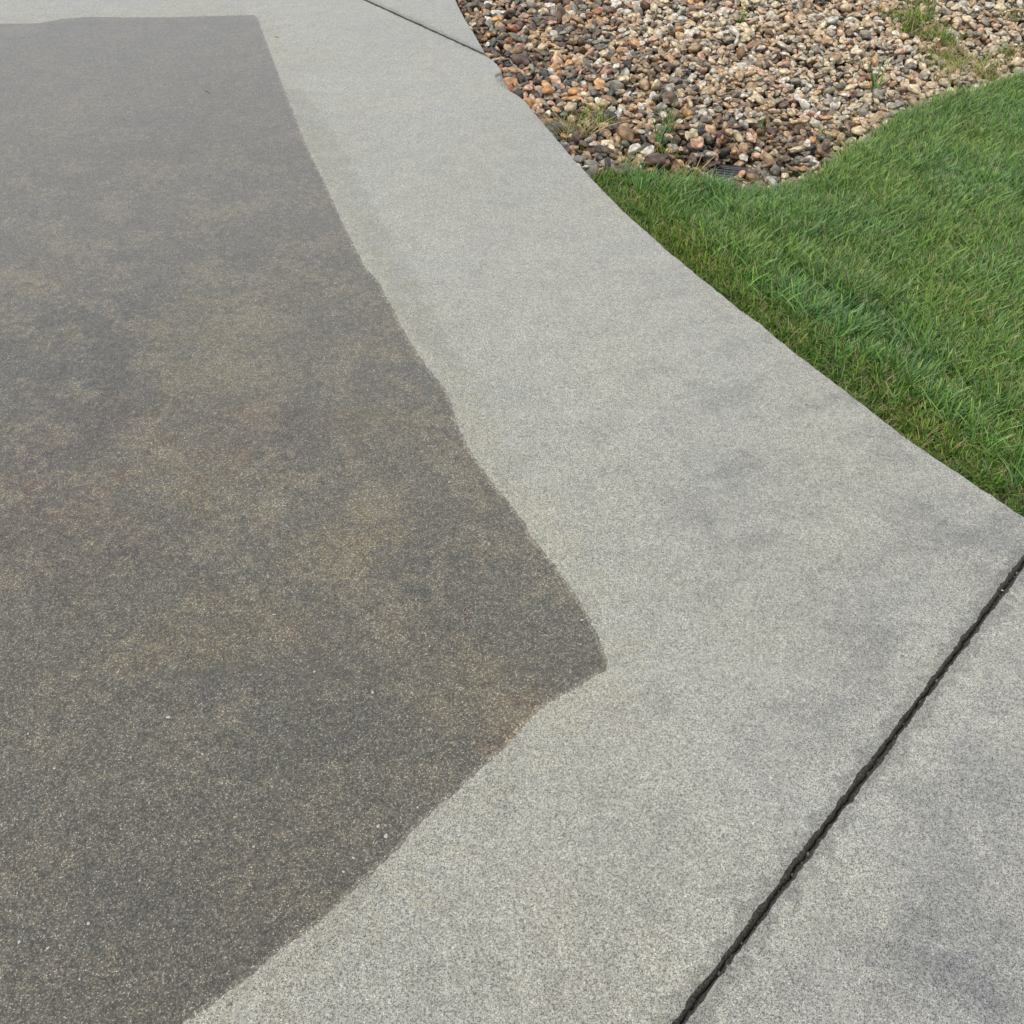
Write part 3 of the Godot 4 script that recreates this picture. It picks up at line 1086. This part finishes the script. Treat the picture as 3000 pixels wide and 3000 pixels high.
func build_weeds(mat: Material) -> void:
	var r := RandomNumberGenerator.new()
	r.seed = 5150
	var fresh := []
	var dry := []
	var short := []
	for k in 3:
		fresh.append(tuft_mesh(700 + k, 16, 0.05, 0.12, 0.012, 0.0042, Vector2.ZERO, 0.45, LUSH, 0.05))
		dry.append(tuft_mesh(720 + k, 34, 0.03, 0.075, 0.035, 0.0026, Vector2.ZERO, 0.7, OLIVE, 0.62))
		short.append(tuft_mesh(740 + k, 40, 0.03, 0.065, 0.04, 0.0030, Vector2.ZERO, 0.6, OLIVE, 0.22))
	# [u, v, kind, scale, label]
	var spots := [
		[1145, 24, 0, 1.15, "tall bright green grass tuft alone among tan pebbles"],
		[990, 22, 0, .75, "small green grass tuft among dark pebbles near driveway joint"],
		[1012, 4, 0, .7, "small green grass tuft on the pebbles farthest from the lawn"],
		[1388, 92, 0, 1.0, "green grass tuft standing in pebbles between driveway and grassy strip"],
		[1645, 198, 0, 1.15, "dark green grass tuft in pebbles close to the lawn"],
		[1440, 236, 0, .6, "small yellowish grass tuft in pebbles just above the drain grate"],
		[1258, 225, 0, 1.25, "tall bluish green weed among pebbles beside the silty patch"],
		[1245, 262, 0, 1.05, "leafy green weed among pebbles left of the drain grate"],
		[1268, 245, 0, .9, "blue-green weed leaning out of the pebbles above the silt"],
		[1240, 280, 2, .7, "short green weed growing in silt beside the drain"],
		[1060, 250, 1, .9, "dry straw-coloured weed tuft against the driveway edge"],
		[1082, 238, 2, 1.0, "olive weed tuft in the silt by the driveway edge"],
		[1092, 252, 1, 1.0, "dry weed clump in the silt by the driveway edge"],
		[1118, 228, 2, .9, "olive green weed clump between driveway and pebbles"],
		[1098, 266, 2, .8, "low olive weed clump beside the broken driveway edge"],
		[1128, 246, 1, .8, "thin dry weed clump in the silty pebbles"],
		[1072, 262, 1, .8, "straw-coloured weed clump pressed against the driveway edge"],
		[1108, 242, 2, 1.0, "yellow-green weed clump in the middle of the silty patch"],
		[1140, 236, 2, .7, "small olive weed clump at the silty patch's far end"],
		[1258, 268, 2, .8, "yellow-green weed clump in pebbles beside the leafy weed"],
		[1310, 300, 2, .7, "low yellow-green weed clump between lawn and drain"],
		[1185, 300, 1, .7, "dry weed clump where the lawn meets the silt"],
		[1290, 292, 1, .9, "straw-coloured weed clump beside the drain grate"],
		[1275, 305, 2, .8, "olive weed clump at the lawn edge near the drain"],
		[1330, 322, 1, .8, "dry weed clump at the grate's corner"],
		[1555, 250, 0, .8, "thin pale weed in pebbles right of the drain"],
		[1580, 262, 2, .55, "thin olive weed beside the lawn edge right of the drain"],
		[1602, 238, 1, .5, "sparse straw weed in pebbles near the lawn"]]
	for s in spots:
		var q := p2(s[0], s[1], -0.06)
		var set_of: Array = [fresh, dry, short][s[2]]
		var o := put("weed_tuft", set_of[r.randi() % 3], mat)
		var sc: float = s[3] * (1.25 if s[2] == 0 else 1.75)
		o.transform = Transform3D(Basis(Vector3.UP, r.randf() * TAU).scaled(Vector3(sc, sc, sc)), Vector3(q.x, minf(relief_at(q.x, q.y), height(q.x, q.y) + 0.05) - 0.006, -q.y))
		tag(o, s[4], "weed", "weeds among the pebbles")
	# the strip of grass that grows through the far pebbles
	var strip := [[1575, 10, 34], [1620, 26, 30], [1655, 44, 28], [1690, 62, 26], [1715, 86, 26], [1745, 108, 26], [1765, 132, 26], [1790, 158, 26], [1830, 165, 32], [1855, 150, 26], [1800, 55, 26], [1760, 30, 30], [1825, 40, 26], [1470, 12, 26], [1850, 20, 30], [1885, 60, 16], [1700, 8, 22]]
	for s in strip:
		var count: int = [10, 13, 12, 13, 13, 13, 11, 10, 12, 9, 6, 6, 7, 4, 7, 3, 5][strip.find(s)]
		for k in count:
			var u: float = s[0] + r.randfn(0.0, s[2] * 0.85)
			var v: float = s[1] + r.randfn(0.0, 13.0)
			var q := p2(u, v, -0.03)
			if gravel_at(q.x, q.y) < 0.6 or q.x > R_x0 + R_W * R_C:
				continue
			var dryness := r.randf() < (0.55 if s[1] > 140 else 0.15)
			var o := put("grass_tuft", (dry if dryness else short)[r.randi() % 3], mat)
			var sc := r.randf_range(0.8, 1.6)
			o.transform = Transform3D(Basis(Vector3.UP, r.randf() * TAU).scaled(Vector3(sc, sc, sc)), Vector3(q.x, minf(relief_at(q.x, q.y), height(q.x, q.y) + 0.06) - 0.006, -q.y))
			tag(o, ("large " if sc > 1.35 else ("small " if sc < 1.05 else "")) + ("dry straw-coloured" if dryness else "yellowish green") + " grass tuft in pebbles " + ("beside the lawn" if s[1] > 120 else ("along the grassy strip" if s[0] < 1800 and s[0] > 1500 else "apart from the grassy strip")), "grass tuft", "grass strip in the pebbles")

# ---------------------------------------------------------------- drain
func box(size: Vector3, at: Vector3, st: SurfaceTool, bevel := 0.0) -> void:
	var h := size / 2.0
	var c := minf(bevel, minf(h.x, minf(h.y, h.z)) * 0.6)
	# a box whose long top edges are chamfered
	var prof := [Vector2(-h.z, -h.y), Vector2(-h.z, h.y - c), Vector2(-h.z + c, h.y), Vector2(h.z - c, h.y), Vector2(h.z, h.y - c), Vector2(h.z, -h.y)]
	for k in prof.size():
		var a: Vector2 = prof[k]
		var b: Vector2 = prof[(k + 1) % prof.size()]
		var n := Vector3(0, (b.x - a.x), -(b.y - a.y)).normalized()
		var p := [Vector3(-h.x, a.y, a.x), Vector3(h.x, a.y, a.x), Vector3(h.x, b.y, b.x), Vector3(-h.x, b.y, b.x)]
		quad(st, p, n, at)
	for sx in [-1.0, 1.0]:
		for k in range(1, prof.size() - 1):
			var q := [prof[0], prof[k], prof[k + 1]]
			var cs := []
			for e in q:
				cs.append(corner(at + Vector3(h.x * sx, e.y, e.x), Vector3(sx, 0, 0)))
			tri(st, cs[0], cs[1], cs[2])

func quad(st: SurfaceTool, p: Array, n: Vector3, at: Vector3) -> void:
	var cs := []
	for e in p:
		cs.append(corner(at + e, n))
	tri(st, cs[0], cs[1], cs[2])
	tri(st, cs[0], cs[2], cs[3])

func build_drain() -> void:
	var m := StandardMaterial3D.new()
	m.albedo_color = lin(.055, .058, .066)
	m.roughness = 0.5
	m.albedo_texture = noise_image(128, 0.05, 21, Color(.7, .7, .7), Color(1, 1, 1))
	m.uv1_triplanar = true
	m.uv1_scale = Vector3(6, 6, 6)
	var root := Node3D.new()
	root.name = numbered("drain_grate")
	add_child(root)
	root.position = Vector3(drain.x, GRATE_Y, -drain.y)
	root.rotation.y = drain_turn
	tag(root, "black slotted plastic drain grate half buried under pebbles at lawn edge", "drain grate")
	var w := GRATE_W
	var d := GRATE_D
	for e in [[Vector3(w, .016, .022), Vector3(0, -.008, d / 2 - .011)], [Vector3(w, .016, .022), Vector3(0, -.008, -d / 2 + .011)]]:
		var st := SurfaceTool.new()
		st.begin(Mesh.PRIMITIVE_TRIANGLES)
		box(e[0], e[1], st, .003)
		put("frame_rail", st.commit(), m, root)
	for sx in [-1.0, 1.0]:
		var st := SurfaceTool.new()
		st.begin(Mesh.PRIMITIVE_TRIANGLES)
		box(Vector3(.022, .015, d - .046), Vector3(sx * (w / 2 - .011), -.0085, 0), st, .003)
		put("frame_rail", st.commit(), m, root)
	var bar := SurfaceTool.new()
	bar.begin(Mesh.PRIMITIVE_TRIANGLES)
	box(Vector3(w - .046, .014, .0115), Vector3.ZERO, bar, .0025)
	var bar_mesh := bar.commit()
	var count := 12
	for k in count:
		var o := put("bar", bar_mesh, m, root)
		o.position = Vector3(0, -.009, -d / 2 + .03 + (d - .06) * k / (count - 1))
	for sx in [-0.33, 0.33]:
		var st := SurfaceTool.new()
		st.begin(Mesh.PRIMITIVE_TRIANGLES)
		box(Vector3(.01, .012, d - .046), Vector3(sx * w / 2, -.0225, 0), st, .001)
		put("cross_rib", st.commit(), m, root)
	var bs := SurfaceTool.new()
	bs.begin(Mesh.PRIMITIVE_TRIANGLES)
	for e in [[Vector3(w - .004, .25, .006), Vector3(0, -.142, d / 2 - .005)], [Vector3(w - .004, .25, .006), Vector3(0, -.142, -d / 2 + .005)], [Vector3(.006, .25, d - .018), Vector3(w / 2 - .005, -.142, 0)], [Vector3(.006, .25, d - .018), Vector3(-w / 2 + .005, -.142, 0)], [Vector3(w - .006, .006, d - .006), Vector3(0, -.271, 0)]]:
		box(e[0], e[1], bs)
	var inside := StandardMaterial3D.new()
	inside.albedo_color = lin(.055, .058, .06)
	inside.roughness = 0.8
	put("basin", bs.commit(), inside, root)

# ---------------------------------------------------------------- small things on the concrete
func chip_mesh(sd: int) -> ArrayMesh:
	return pebble_mesh(sd, 0.9, ico(1))

func build_litter() -> void:
	var pale := StandardMaterial3D.new()
	pale.albedo_color = lin(.36, .35, .32)
	pale.roughness = 0.7
	var slate := StandardMaterial3D.new()
	slate.albedo_color = lin(.12, .125, .13)
	slate.roughness = 0.6
	var shapes := []
	for k in 4:
		shapes.append(chip_mesh(900 + k))
	# [u, v, long mm, wide mm, turn, dark, words]
	var chips := [
		[633, 535, 15, 6, 0.2, 0, "white flake on the stained concrete near the patch's long edge"],
		[882, 726, 7, 13, .5, 0, "pale stone chip on clean concrete beside the patch's bent edge"],
		[1098, 1170, 9, 7, .3, 0, "pale chip on the patch's edge near its pointed corner"],
		[517, 1160, 10, 4, .1, 0, "thin white flake in the middle of the stained patch"],
		[593, 1268, 7, 6, 1.0, 0, "pale grey chip in the stained patch"],
		[703, 1307, 6, 10, .4, 0, "small upright pale chip in the stained patch"],
		[492, 1274, 12, 3, .6, 0, "narrow white splinter on the stained patch"],
		[53, 1385, 5, 6, .2, 0, "bright white stone chip on the stained patch"],
		[728, 1578, 10, 11, .3, 0, "round pale stone set in the stained patch near its lower edge"],
		[788, 1524, 6, 6, .3, 0, "small round pale stone at the patch's lower edge"],
		[648, 1645, 8, 5, -.8, 0, "pale splinter on the patch's lower edge"],
		[167, 1743, 6, 8, .5, 0, "pale stone chip in the stained patch's lower part"],
		[264, 1662, 6, 5, .5, 0, "small pale chip in the stained patch's lower part"],
		[479, 1598, 6, 5, .2, 0, "grey-white chip beside a dark blotch in the patch"],
		[432, 1896, 13, 6, .5, 1, "dark slate chip set in clean concrete below the patch"],
		[941, 1818, 9, 5, 1.0, 1, "dark slate chip in clean concrete between patch and joint"],
		[1125, 1762, 5, 5, .3, 1, "small dark stone in the clean concrete"],
		[1375, 1825, 12, 5, -.7, 1, "blue-grey slate chip by the joint"],
		[1768, 1582, 7, 4, -1.0, 0, "white fleck on the slab beyond the joint"],
		[1862, 1554, 5, 5, .4, 0, "bright white stone fleck on the slab beyond the joint"],
		[1809, 1795, 9, 3, .1, 0, "thin white splinter on the slab beyond the joint"]]
	for c in chips:
		var q := px(c[0], c[1])
		var o := put("stone_chip", shapes[r_pick(c[0])], slate if c[5] == 1 else pale)
		o.transform = Transform3D(Basis(Vector3.UP, c[4]) * Basis.from_scale(Vector3(c[2] / 2400.0, 0.0014, c[3] / 2400.0)), q + Vector3(0, 0.0008, 0))
		tag(o, c[6], "stone chip", "chips on the driveway")
	var r := RandomNumberGenerator.new()
	r.seed = 2024
	var made := 0
	while made < 48:
		var u := r.randf_range(20, 1900)
		var v := r.randf_range(250, 1910)
		var at2 := p2(u, v)
		if at2.x > edge_x(at2.y) - 0.05:
			continue
		var on_patch := u < 1141.0 - absf(v - 1260.0) * (0.54 if v < 1260.0 else 1.18)
		var o := put("stone_chip", shapes[made % 4], pale)
		var size := r.randf_range(0.0014, 0.0034)
		o.transform = Transform3D(Basis(Vector3.UP, r.randf() * TAU) * Basis.from_scale(Vector3(size * r.randf_range(1.0, 1.7), 0.0012, size)), Vector3(at2.x, 0.0006, -at2.y))
		tag(o, "tiny pale stone fleck " + ("in the dark stained concrete" if on_patch else "on the clean concrete"), "stone chip", "chips on the driveway")
		made += 1
	var twig_mat := StandardMaterial3D.new()
	twig_mat.albedo_color = lin(.05, .04, .032)
	twig_mat.roughness = 0.8
	var tw := put("twig", tube([px(386, 172) + Vector3(0, .003, 0), px(391, 174) + Vector3(0, .004, 0), px(397, 177) + Vector3(0, .002, 0)], .0015), twig_mat)
	tag(tw, "short dark twig lying on the stained patch near its far corner", "twig")
	var tw2 := put("twig", tube([px(518, 69.5) + Vector3(0, .003, 0), px(522, 71) + Vector3(0, .004, 0), px(527, 72) + Vector3(0, .003, 0)], .0014), twig_mat)
	tag(tw2, "tiny dark twig lying on clean concrete by the patch's far corner", "twig")
	var curl_mat := StandardMaterial3D.new()
	curl_mat.albedo_color = lin(.24, .14, .12)
	curl_mat.roughness = 0.6
	var pts := []
	for e in [[885, 1146], [880, 1146], [876, 1149], [874, 1153], [876, 1157], [881, 1159], [883, 1161], [881, 1164], [878, 1167]]:
		pts.append(px(e[0], e[1]) + Vector3(0, .0016, 0))
	var cu := put("dried_worm", tube(pts, .0013), curl_mat)
	tag(cu, "dried reddish curled worm lying on the stained patch", "worm")

func r_pick(k: float) -> int:
	return int(k) % 4

func tube(points: Array, radius: float) -> ArrayMesh:
	var st := SurfaceTool.new()
	st.begin(Mesh.PRIMITIVE_TRIANGLES)
	var rings := []
	for i in points.size():
		var t: Vector3 = (points[mini(i + 1, points.size() - 1)] - points[maxi(i - 1, 0)]).normalized()
		var s := t.cross(Vector3.UP).normalized()
		var u := s.cross(t).normalized()
		var rr := radius * (0.55 if i == 0 or i == points.size() - 1 else 1.0)
		var ring := []
		for k in 7:
			var a := TAU * k / 6.0
			var n := s * cos(a) + u * sin(a)
			ring.append(corner(points[i] + n * rr, n))
		rings.append(ring)
	for i in rings.size() - 1:
		for k in 6:
			tri(st, rings[i][k], rings[i + 1][k], rings[i + 1][k + 1])
			tri(st, rings[i][k], rings[i + 1][k + 1], rings[i][k + 1])
	return st.commit()

# ---------------------------------------------------------------- joint dirt and broken edge
func build_joint_dirt(called: String, label: String, a: Vector2, b: Vector2, sd: int) -> void:
	var m := StandardMaterial3D.new()
	m.albedo_color = lin(.10, .09, .075)
	m.albedo_texture = noise_image(256, 0.06, sd, Color(.35, .35, .36), Color(1, .98, .94))
	m.uv1_triplanar = true
	m.uv1_world_triplanar = true
	m.uv1_scale = Vector3(7, 7, 7)
	m.roughness = 0.95
	var st := SurfaceTool.new()
	st.begin(Mesh.PRIMITIVE_TRIANGLES)
	st.set_smooth_group(0)
	var len := a.distance_to(b)
	var k := int(len / 0.004)
	var t := (b - a) / len
	var s := Vector2(t.y, -t.x)
	for i in k + 1:
		for j in 4:
			var q := a + t * len * i / k + s * (j - 1.5) * 0.004
			var y := -0.0185 + 0.006 * n_fine.get_noise_2d(q.x * 4000.0, q.y * 4000.0) + 0.004 * n_mid.get_noise_2d(q.x * 900.0, q.y * 900.0)
			st.add_vertex(Vector3(q.x, y, -q.y))
	for i in k:
		for j in 3:
			var q := i * 4 + j
			for id in [q, q + 1, q + 4, q + 1, q + 5, q + 4]:
				st.add_index(id)
	st.generate_normals()
	var o := put(called, st.commit(), m)
	tag(o, label, "joint", "", "structure")

func build_joint_grit(a: Vector2, b: Vector2, count: int) -> void:
	# bits of grit and old mortar caught in the near joint
	var r := RandomNumberGenerator.new()
	r.seed = 31
	var shapes := []
	for k in 3:
		shapes.append(chip_mesh(950 + k))
	var mats := []
	for c in [Vector3(.12, .11, .10), Vector3(.20, .19, .17), Vector3(.07, .066, .06)]:
		var m := StandardMaterial3D.new()
		m.albedo_color = lin(c.x, c.y, c.z)
		m.roughness = 0.9
		mats.append(m)
	for k in count:
		var q := a.lerp(b, r.randf()) + Vector2(r.randfn(0, .001), r.randfn(0, .001))
		var s := r.randf_range(.0018, .0042)
		var o := put("grit", shapes[k % 3], mats[r.randi() % 3])
		o.transform = Transform3D(Basis(Vector3(r.randf(), r.randf(), r.randf()).normalized(), r.randf() * TAU).scaled(Vector3(s, s * .8, s * 1.3)), Vector3(q.x, -0.017 + r.randf_range(0, .003), -q.y))
		tag(o, "small lump of grit caught in the dirty joint of the driveway", "grit", "grit in the near joint")

func build_spall(parent: Node, mat: Material) -> void:
	# rough broken concrete left where the driveway's edge has crumbled away
	var inner := [[946, 133], [941, 136.5], [934.5, 142], [936.5, 150.5], [942.5, 157.5], [953, 166.5], [961, 170]]
	var outer := [[948, 134], [951, 138.6], [954, 144], [957, 149], [960, 156], [962, 163], [963, 170]]
	var st := SurfaceTool.new()
	st.begin(Mesh.PRIMITIVE_TRIANGLES)
	var rows := 9
	var cols := 40
	for i in cols + 1:
		var f := float(i) / cols * (inner.size() - 1)
		var s := mini(int(f), inner.size() - 2)
		var a := p2(inner[s][0], inner[s][1]).lerp(p2(inner[s + 1][0], inner[s + 1][1]), f - s)
		var b := p2(outer[s][0], outer[s][1], -0.02).lerp(p2(outer[s + 1][0], outer[s + 1][1], -0.02), f - s)
		a = a + (a - b).normalized() * 0.012
		for j in rows + 1:
			var t := float(j) / rows
			var q := a.lerp(b, t)
			var y := -0.008 - 0.035 * t * t + 0.016 * n_fine.get_noise_2d(q.x * 1400.0, q.y * 1400.0) * smoothstep(0.0, 0.25, t) + 0.012 * n_mid.get_noise_2d(q.x * 700.0, q.y * 700.0)
			if j == 0:
				y = -0.012
			if j == rows:
				y = -0.10
			y = minf(y, -0.004)
			var c := corner(Vector3(q.x, y, -q.y), Vector3.UP)
			st.set_uv(c[2])
			st.set_uv2(c[3])
			st.add_vertex(c[0])
	for i in cols:
		for j in rows:
			var q := i * (rows + 1) + j
			for id in [q, q + rows + 1, q + 1, q + 1, q + rows + 1, q + rows + 2]:
				st.add_index(id)
	st.generate_normals()
	var o := put("broken_edge", st.commit(), mat, parent)
	o.set_meta("label", "crumbled rough patch on the driveway's edge")

# ---------------------------------------------------------------- the scene
func _ready() -> void:
	# camera
	var cam := Camera3D.new()
	cam.name = "camera"
	cam.fov = FOV
	cam.near = 0.05
	cam.far = 900.0
	add_child(cam)
	cam.position = Vector3(0, CAM_H, 0)
	cam.rotation_degrees = Vector3(-PITCH, 0, 0)
	cam.current = true
	# sky, exposure
	var env := Environment.new()
	env.background_mode = Environment.BG_SKY
	var sky := Sky.new()
	var ps := ProceduralSkyMaterial.new()
	ps.sky_top_color = Color(0.78, 0.82, 0.88)
	ps.sky_horizon_color = Color(0.95, 0.96, 0.97)
	ps.ground_horizon_color = Color(0.5, 0.5, 0.48)
	ps.ground_bottom_color = Color(0.35, 0.35, 0.33)
	ps.sky_curve = 0.3
	sky.sky_material = ps
	env.sky = sky
	env.tonemap_mode = Environment.TONE_MAPPER_LINEAR
	env.tonemap_exposure = 1.52
	env.ssao_enabled = true
	env.ssil_enabled = true
	env.sdfgi_enabled = true
	var we := WorldEnvironment.new()
	we.name = "world_environment"
	we.environment = env
	add_child(we)
	# a sun behind thin cloud, high on the left and behind
	var sun := DirectionalLight3D.new()
	sun.name = "sun"
	sun.light_energy = 0.5
	sun.light_color = Color(1.0, 0.96, 0.90)
	sun.light_angular_distance = 14.0
	sun.shadow_enabled = true
	sun.rotation_degrees = Vector3(-52, -48, 0)
	add_child(sun)

	rng.seed = 1
	for q in [[n_low, 11, 0.008, 3], [n_mid, 12, 0.03, 3], [n_fine, 13, 0.05, 2]]:
		q[0].seed = q[1]
		q[0].noise_type = FastNoiseLite.TYPE_SIMPLEX_SMOOTH
		q[0].frequency = q[2]
		q[0].fractal_octaves = q[3]

	# outlines
	var far_edge := PackedVector2Array([Vector2(-0.78, 9.4), Vector2(-0.52, 7.4)])
	for e in edge_pixels():
		far_edge.append(p2(e[0], e[1]))
	var main_edge := PackedVector2Array()
	for e in edge_pixels_main():
		main_edge.append(p2(e[0], e[1]))
	var j1a := p2(1279.6, 1932)
	var j1b := p2(1932, 1059)
	var jd := (j1b - j1a).normalized()
	# the near joint runs on until it meets the lawn edge beyond the frame
	var last := main_edge[main_edge.size() - 1]
	var prev := main_edge[main_edge.size() - 4]
	var ed := (last - prev).normalized()
	var hit: Vector2 = Geometry2D.line_intersects_line(j1a, jd, last, ed)
	main_edge.append(hit)
	var near_edge := PackedVector2Array([hit, hit + ed * 0.25, hit + ed * 0.6 + Vector2(0.02, 0), hit + ed * 1.2 + Vector2(0.08, 0), hit + ed * 2.6 + Vector2(0.35, 0)])
	for q in far_edge:
		edge_line.append(q)
	for q in main_edge:
		if q.y < edge_line[edge_line.size() - 1].y:
			edge_line.append(q)
	for k in range(1, near_edge.size()):
		edge_line.append(near_edge[k])
	var j2a := p2(690, 0)
	var j2b := p2(917, 103.5)
	var j2d := (j2b - j2a).normalized()
	var j2far := j2a - j2d * 3.4

	# materials
	var clean := concrete(false)
	var stained := concrete(true)
	# where the stain thins out at its rim
	var half: StandardMaterial3D = stained.duplicate()
	half.albedo_color = Color(1.0, 0.985, 0.93)
	half.roughness = 0.45
	var grime := StandardMaterial3D.new()
	grime.albedo_color = lin(.105, .096, .08)
	grime.albedo_texture = noise_image(512, 0.09, 8, Color(.12, .12, .13), Color(1, .97, .92))
	grime.uv1_triplanar = true
	grime.uv1_world_triplanar = true
	grime.uv1_scale = Vector3(5, 5, 5)
	grime.roughness = 0.9
	print("textures ", Time.get_ticks_msec())

	# slabs
	var gap := 0.0012
	var joint1 := dense(PackedVector2Array([j1a - jd * 2.6, j1a - jd * 0.1]), 0.3, 0.0)
	joint1.append_array(dense(PackedVector2Array([j1a - jd * 0.1, hit - jd * 0.004]), 0.006, 0.0004))
	var n1 := Vector2(jd.y, -jd.x)     # towards the near slab
	var joint2 := dense(PackedVector2Array([j2b - j2d * 0.004, j2a - j2d * 0.3]), 0.012, 0.0008)
	joint2.append_array(PackedVector2Array([j2far]))
	var n2 := Vector2(-j2d.y, j2d.x)   # towards the far slab
	var shifted := func(line: PackedVector2Array, by: Vector2) -> PackedVector2Array:
		var out := PackedVector2Array()
		for p in line:
			out.append(p + by)
		return out
	var rev := func(line: PackedVector2Array) -> PackedVector2Array:
		var out := line.duplicate()
		out.reverse()
		return out
	var patch := PackedVector2Array()
	for e in patch_pixels():
		patch.append(p2(e[0], e[1]))
	var pe := patch[patch.size() - 1]
	var pd := (pe - patch[patch.size() - 6]).normalized()
	# two ragged outlines, a few millimetres apart: the stain thins out between them
	var ragged := func(off: float, sd: int) -> PackedVector2Array:
		var out := PackedVector2Array()
		var pr := RandomNumberGenerator.new()
		pr.seed = sd
		for k in patch.size() - 1:
			var cut := maxi(1, int(patch[k].distance_to(patch[k + 1]) / 0.007))
			var across := (patch[k + 1] - patch[k]).normalized().orthogonal()
			for m in cut:
				var q := patch[k].lerp(patch[k + 1], float(m) / cut)
				out.append(q + across * (off + (pr.randf() + pr.randf() - 1.0) * 0.003 + 0.0025 * n_mid.get_noise_2d(q.x * 500.0, q.y * 500.0)))
		out.append(pe)
		out.append(pe + pd * 0.7)
		out.append(Vector2(-7.5, (pe + pd * 0.7).y - 0.4))
		out.append(Vector2(-7.5, patch[0].y - 0.2))
		return out
	var patch_out: PackedVector2Array = ragged.call(-0.0045, 66)
	var patch_in: PackedVector2Array = ragged.call(0.0045, 67)
	joint_side = n1
	var main := build_slab("driveway_slab", "large concrete driveway slab with a dark stained rectangle and a crumbled edge", [
		[1, dense(main_edge, 0.02, 0.0022)],
		[2, rev.call(shifted.call(joint1, -n1 * gap))],
		[0, PackedVector2Array([j1a - jd * 2.6 + Vector2(-3.0, -0.3), Vector2(-5.2, 0.5), Vector2(-5.2, 8.9)])],
		[2, rev.call(shifted.call(joint2, -n2 * gap))]], clean, grime, patch_out, stained, patch_in, half)
	var near := build_slab("driveway_slab", "near concrete driveway slab beyond the long dirty joint", [
		[2, shifted.call(joint1, n1 * gap)],
		[1, dense(near_edge, 0.03, 0.002)],
		[0, PackedVector2Array([Vector2(3.0, -2.6), Vector2(-2.0, -2.6)])]], clean, grime)
	joint_side = n2
	var far := build_slab("driveway_slab", "far concrete driveway slab between the narrow joint and the pebbles", [
		[2, shifted.call(joint2, n2 * gap)],
		[0, PackedVector2Array([Vector2(-3.0, 9.6)])],
		[1, dense(far_edge, 0.02, 0.0022)]], clean, grime)
	build_spall(main, clean)
	build_joint_dirt("joint", "dark dirt packed in the long joint between two driveway slabs", j1a - jd * 0.4, hit, 61)
	build_joint_dirt("joint", "dark dirt packed in the narrow joint near the pebbles", j2b, j2a - j2d * 0.4, 62)
	print("slabs ", Time.get_ticks_msec())

	# ground
	lawn_poly = PackedVector2Array()
	for e in [[1092, 322], [1112, 318], [1150, 312], [1230, 332], [1310, 346], [1370, 358], [1440, 364], [1505, 354], [1548, 328], [1590, 296], [1640, 266], [1700, 238], [1760, 216], [1850, 196], [1932, 176], [2100, 140]]:
		lawn_poly.append(p2(e[0], e[1], -0.035))
	lawn_poly.append_array(PackedVector2Array([Vector2(7, 6.5), Vector2(7, -3), Vector2(0.2, -3), Vector2(0.0, 3.3)]))
	make_ground_map()
	var soil := StandardMaterial3D.new()
	soil.albedo_texture = noise_image(512, 0.02, 3, srgb8(42, 35, 27), srgb8(112, 95, 74), 5)
	soil.uv1_triplanar = true
	soil.uv1_world_triplanar = true
	soil.uv1_scale = Vector3(2.3, 2.3, 2.3)
	soil.roughness = 0.95
	build_ground(soil)
	print("ground ", Time.get_ticks_msec())

	# things
	build_drain()
	build_pebbles()
	build_rubble()
	print("pebbles ", Time.get_ticks_msec())
	var gm := grass_mat()
	build_lawn(gm)
	build_weeds(gm)
	build_litter()
	build_joint_grit(j1a - jd * 0.03, hit, 24)
	print("done ", Time.get_ticks_msec())
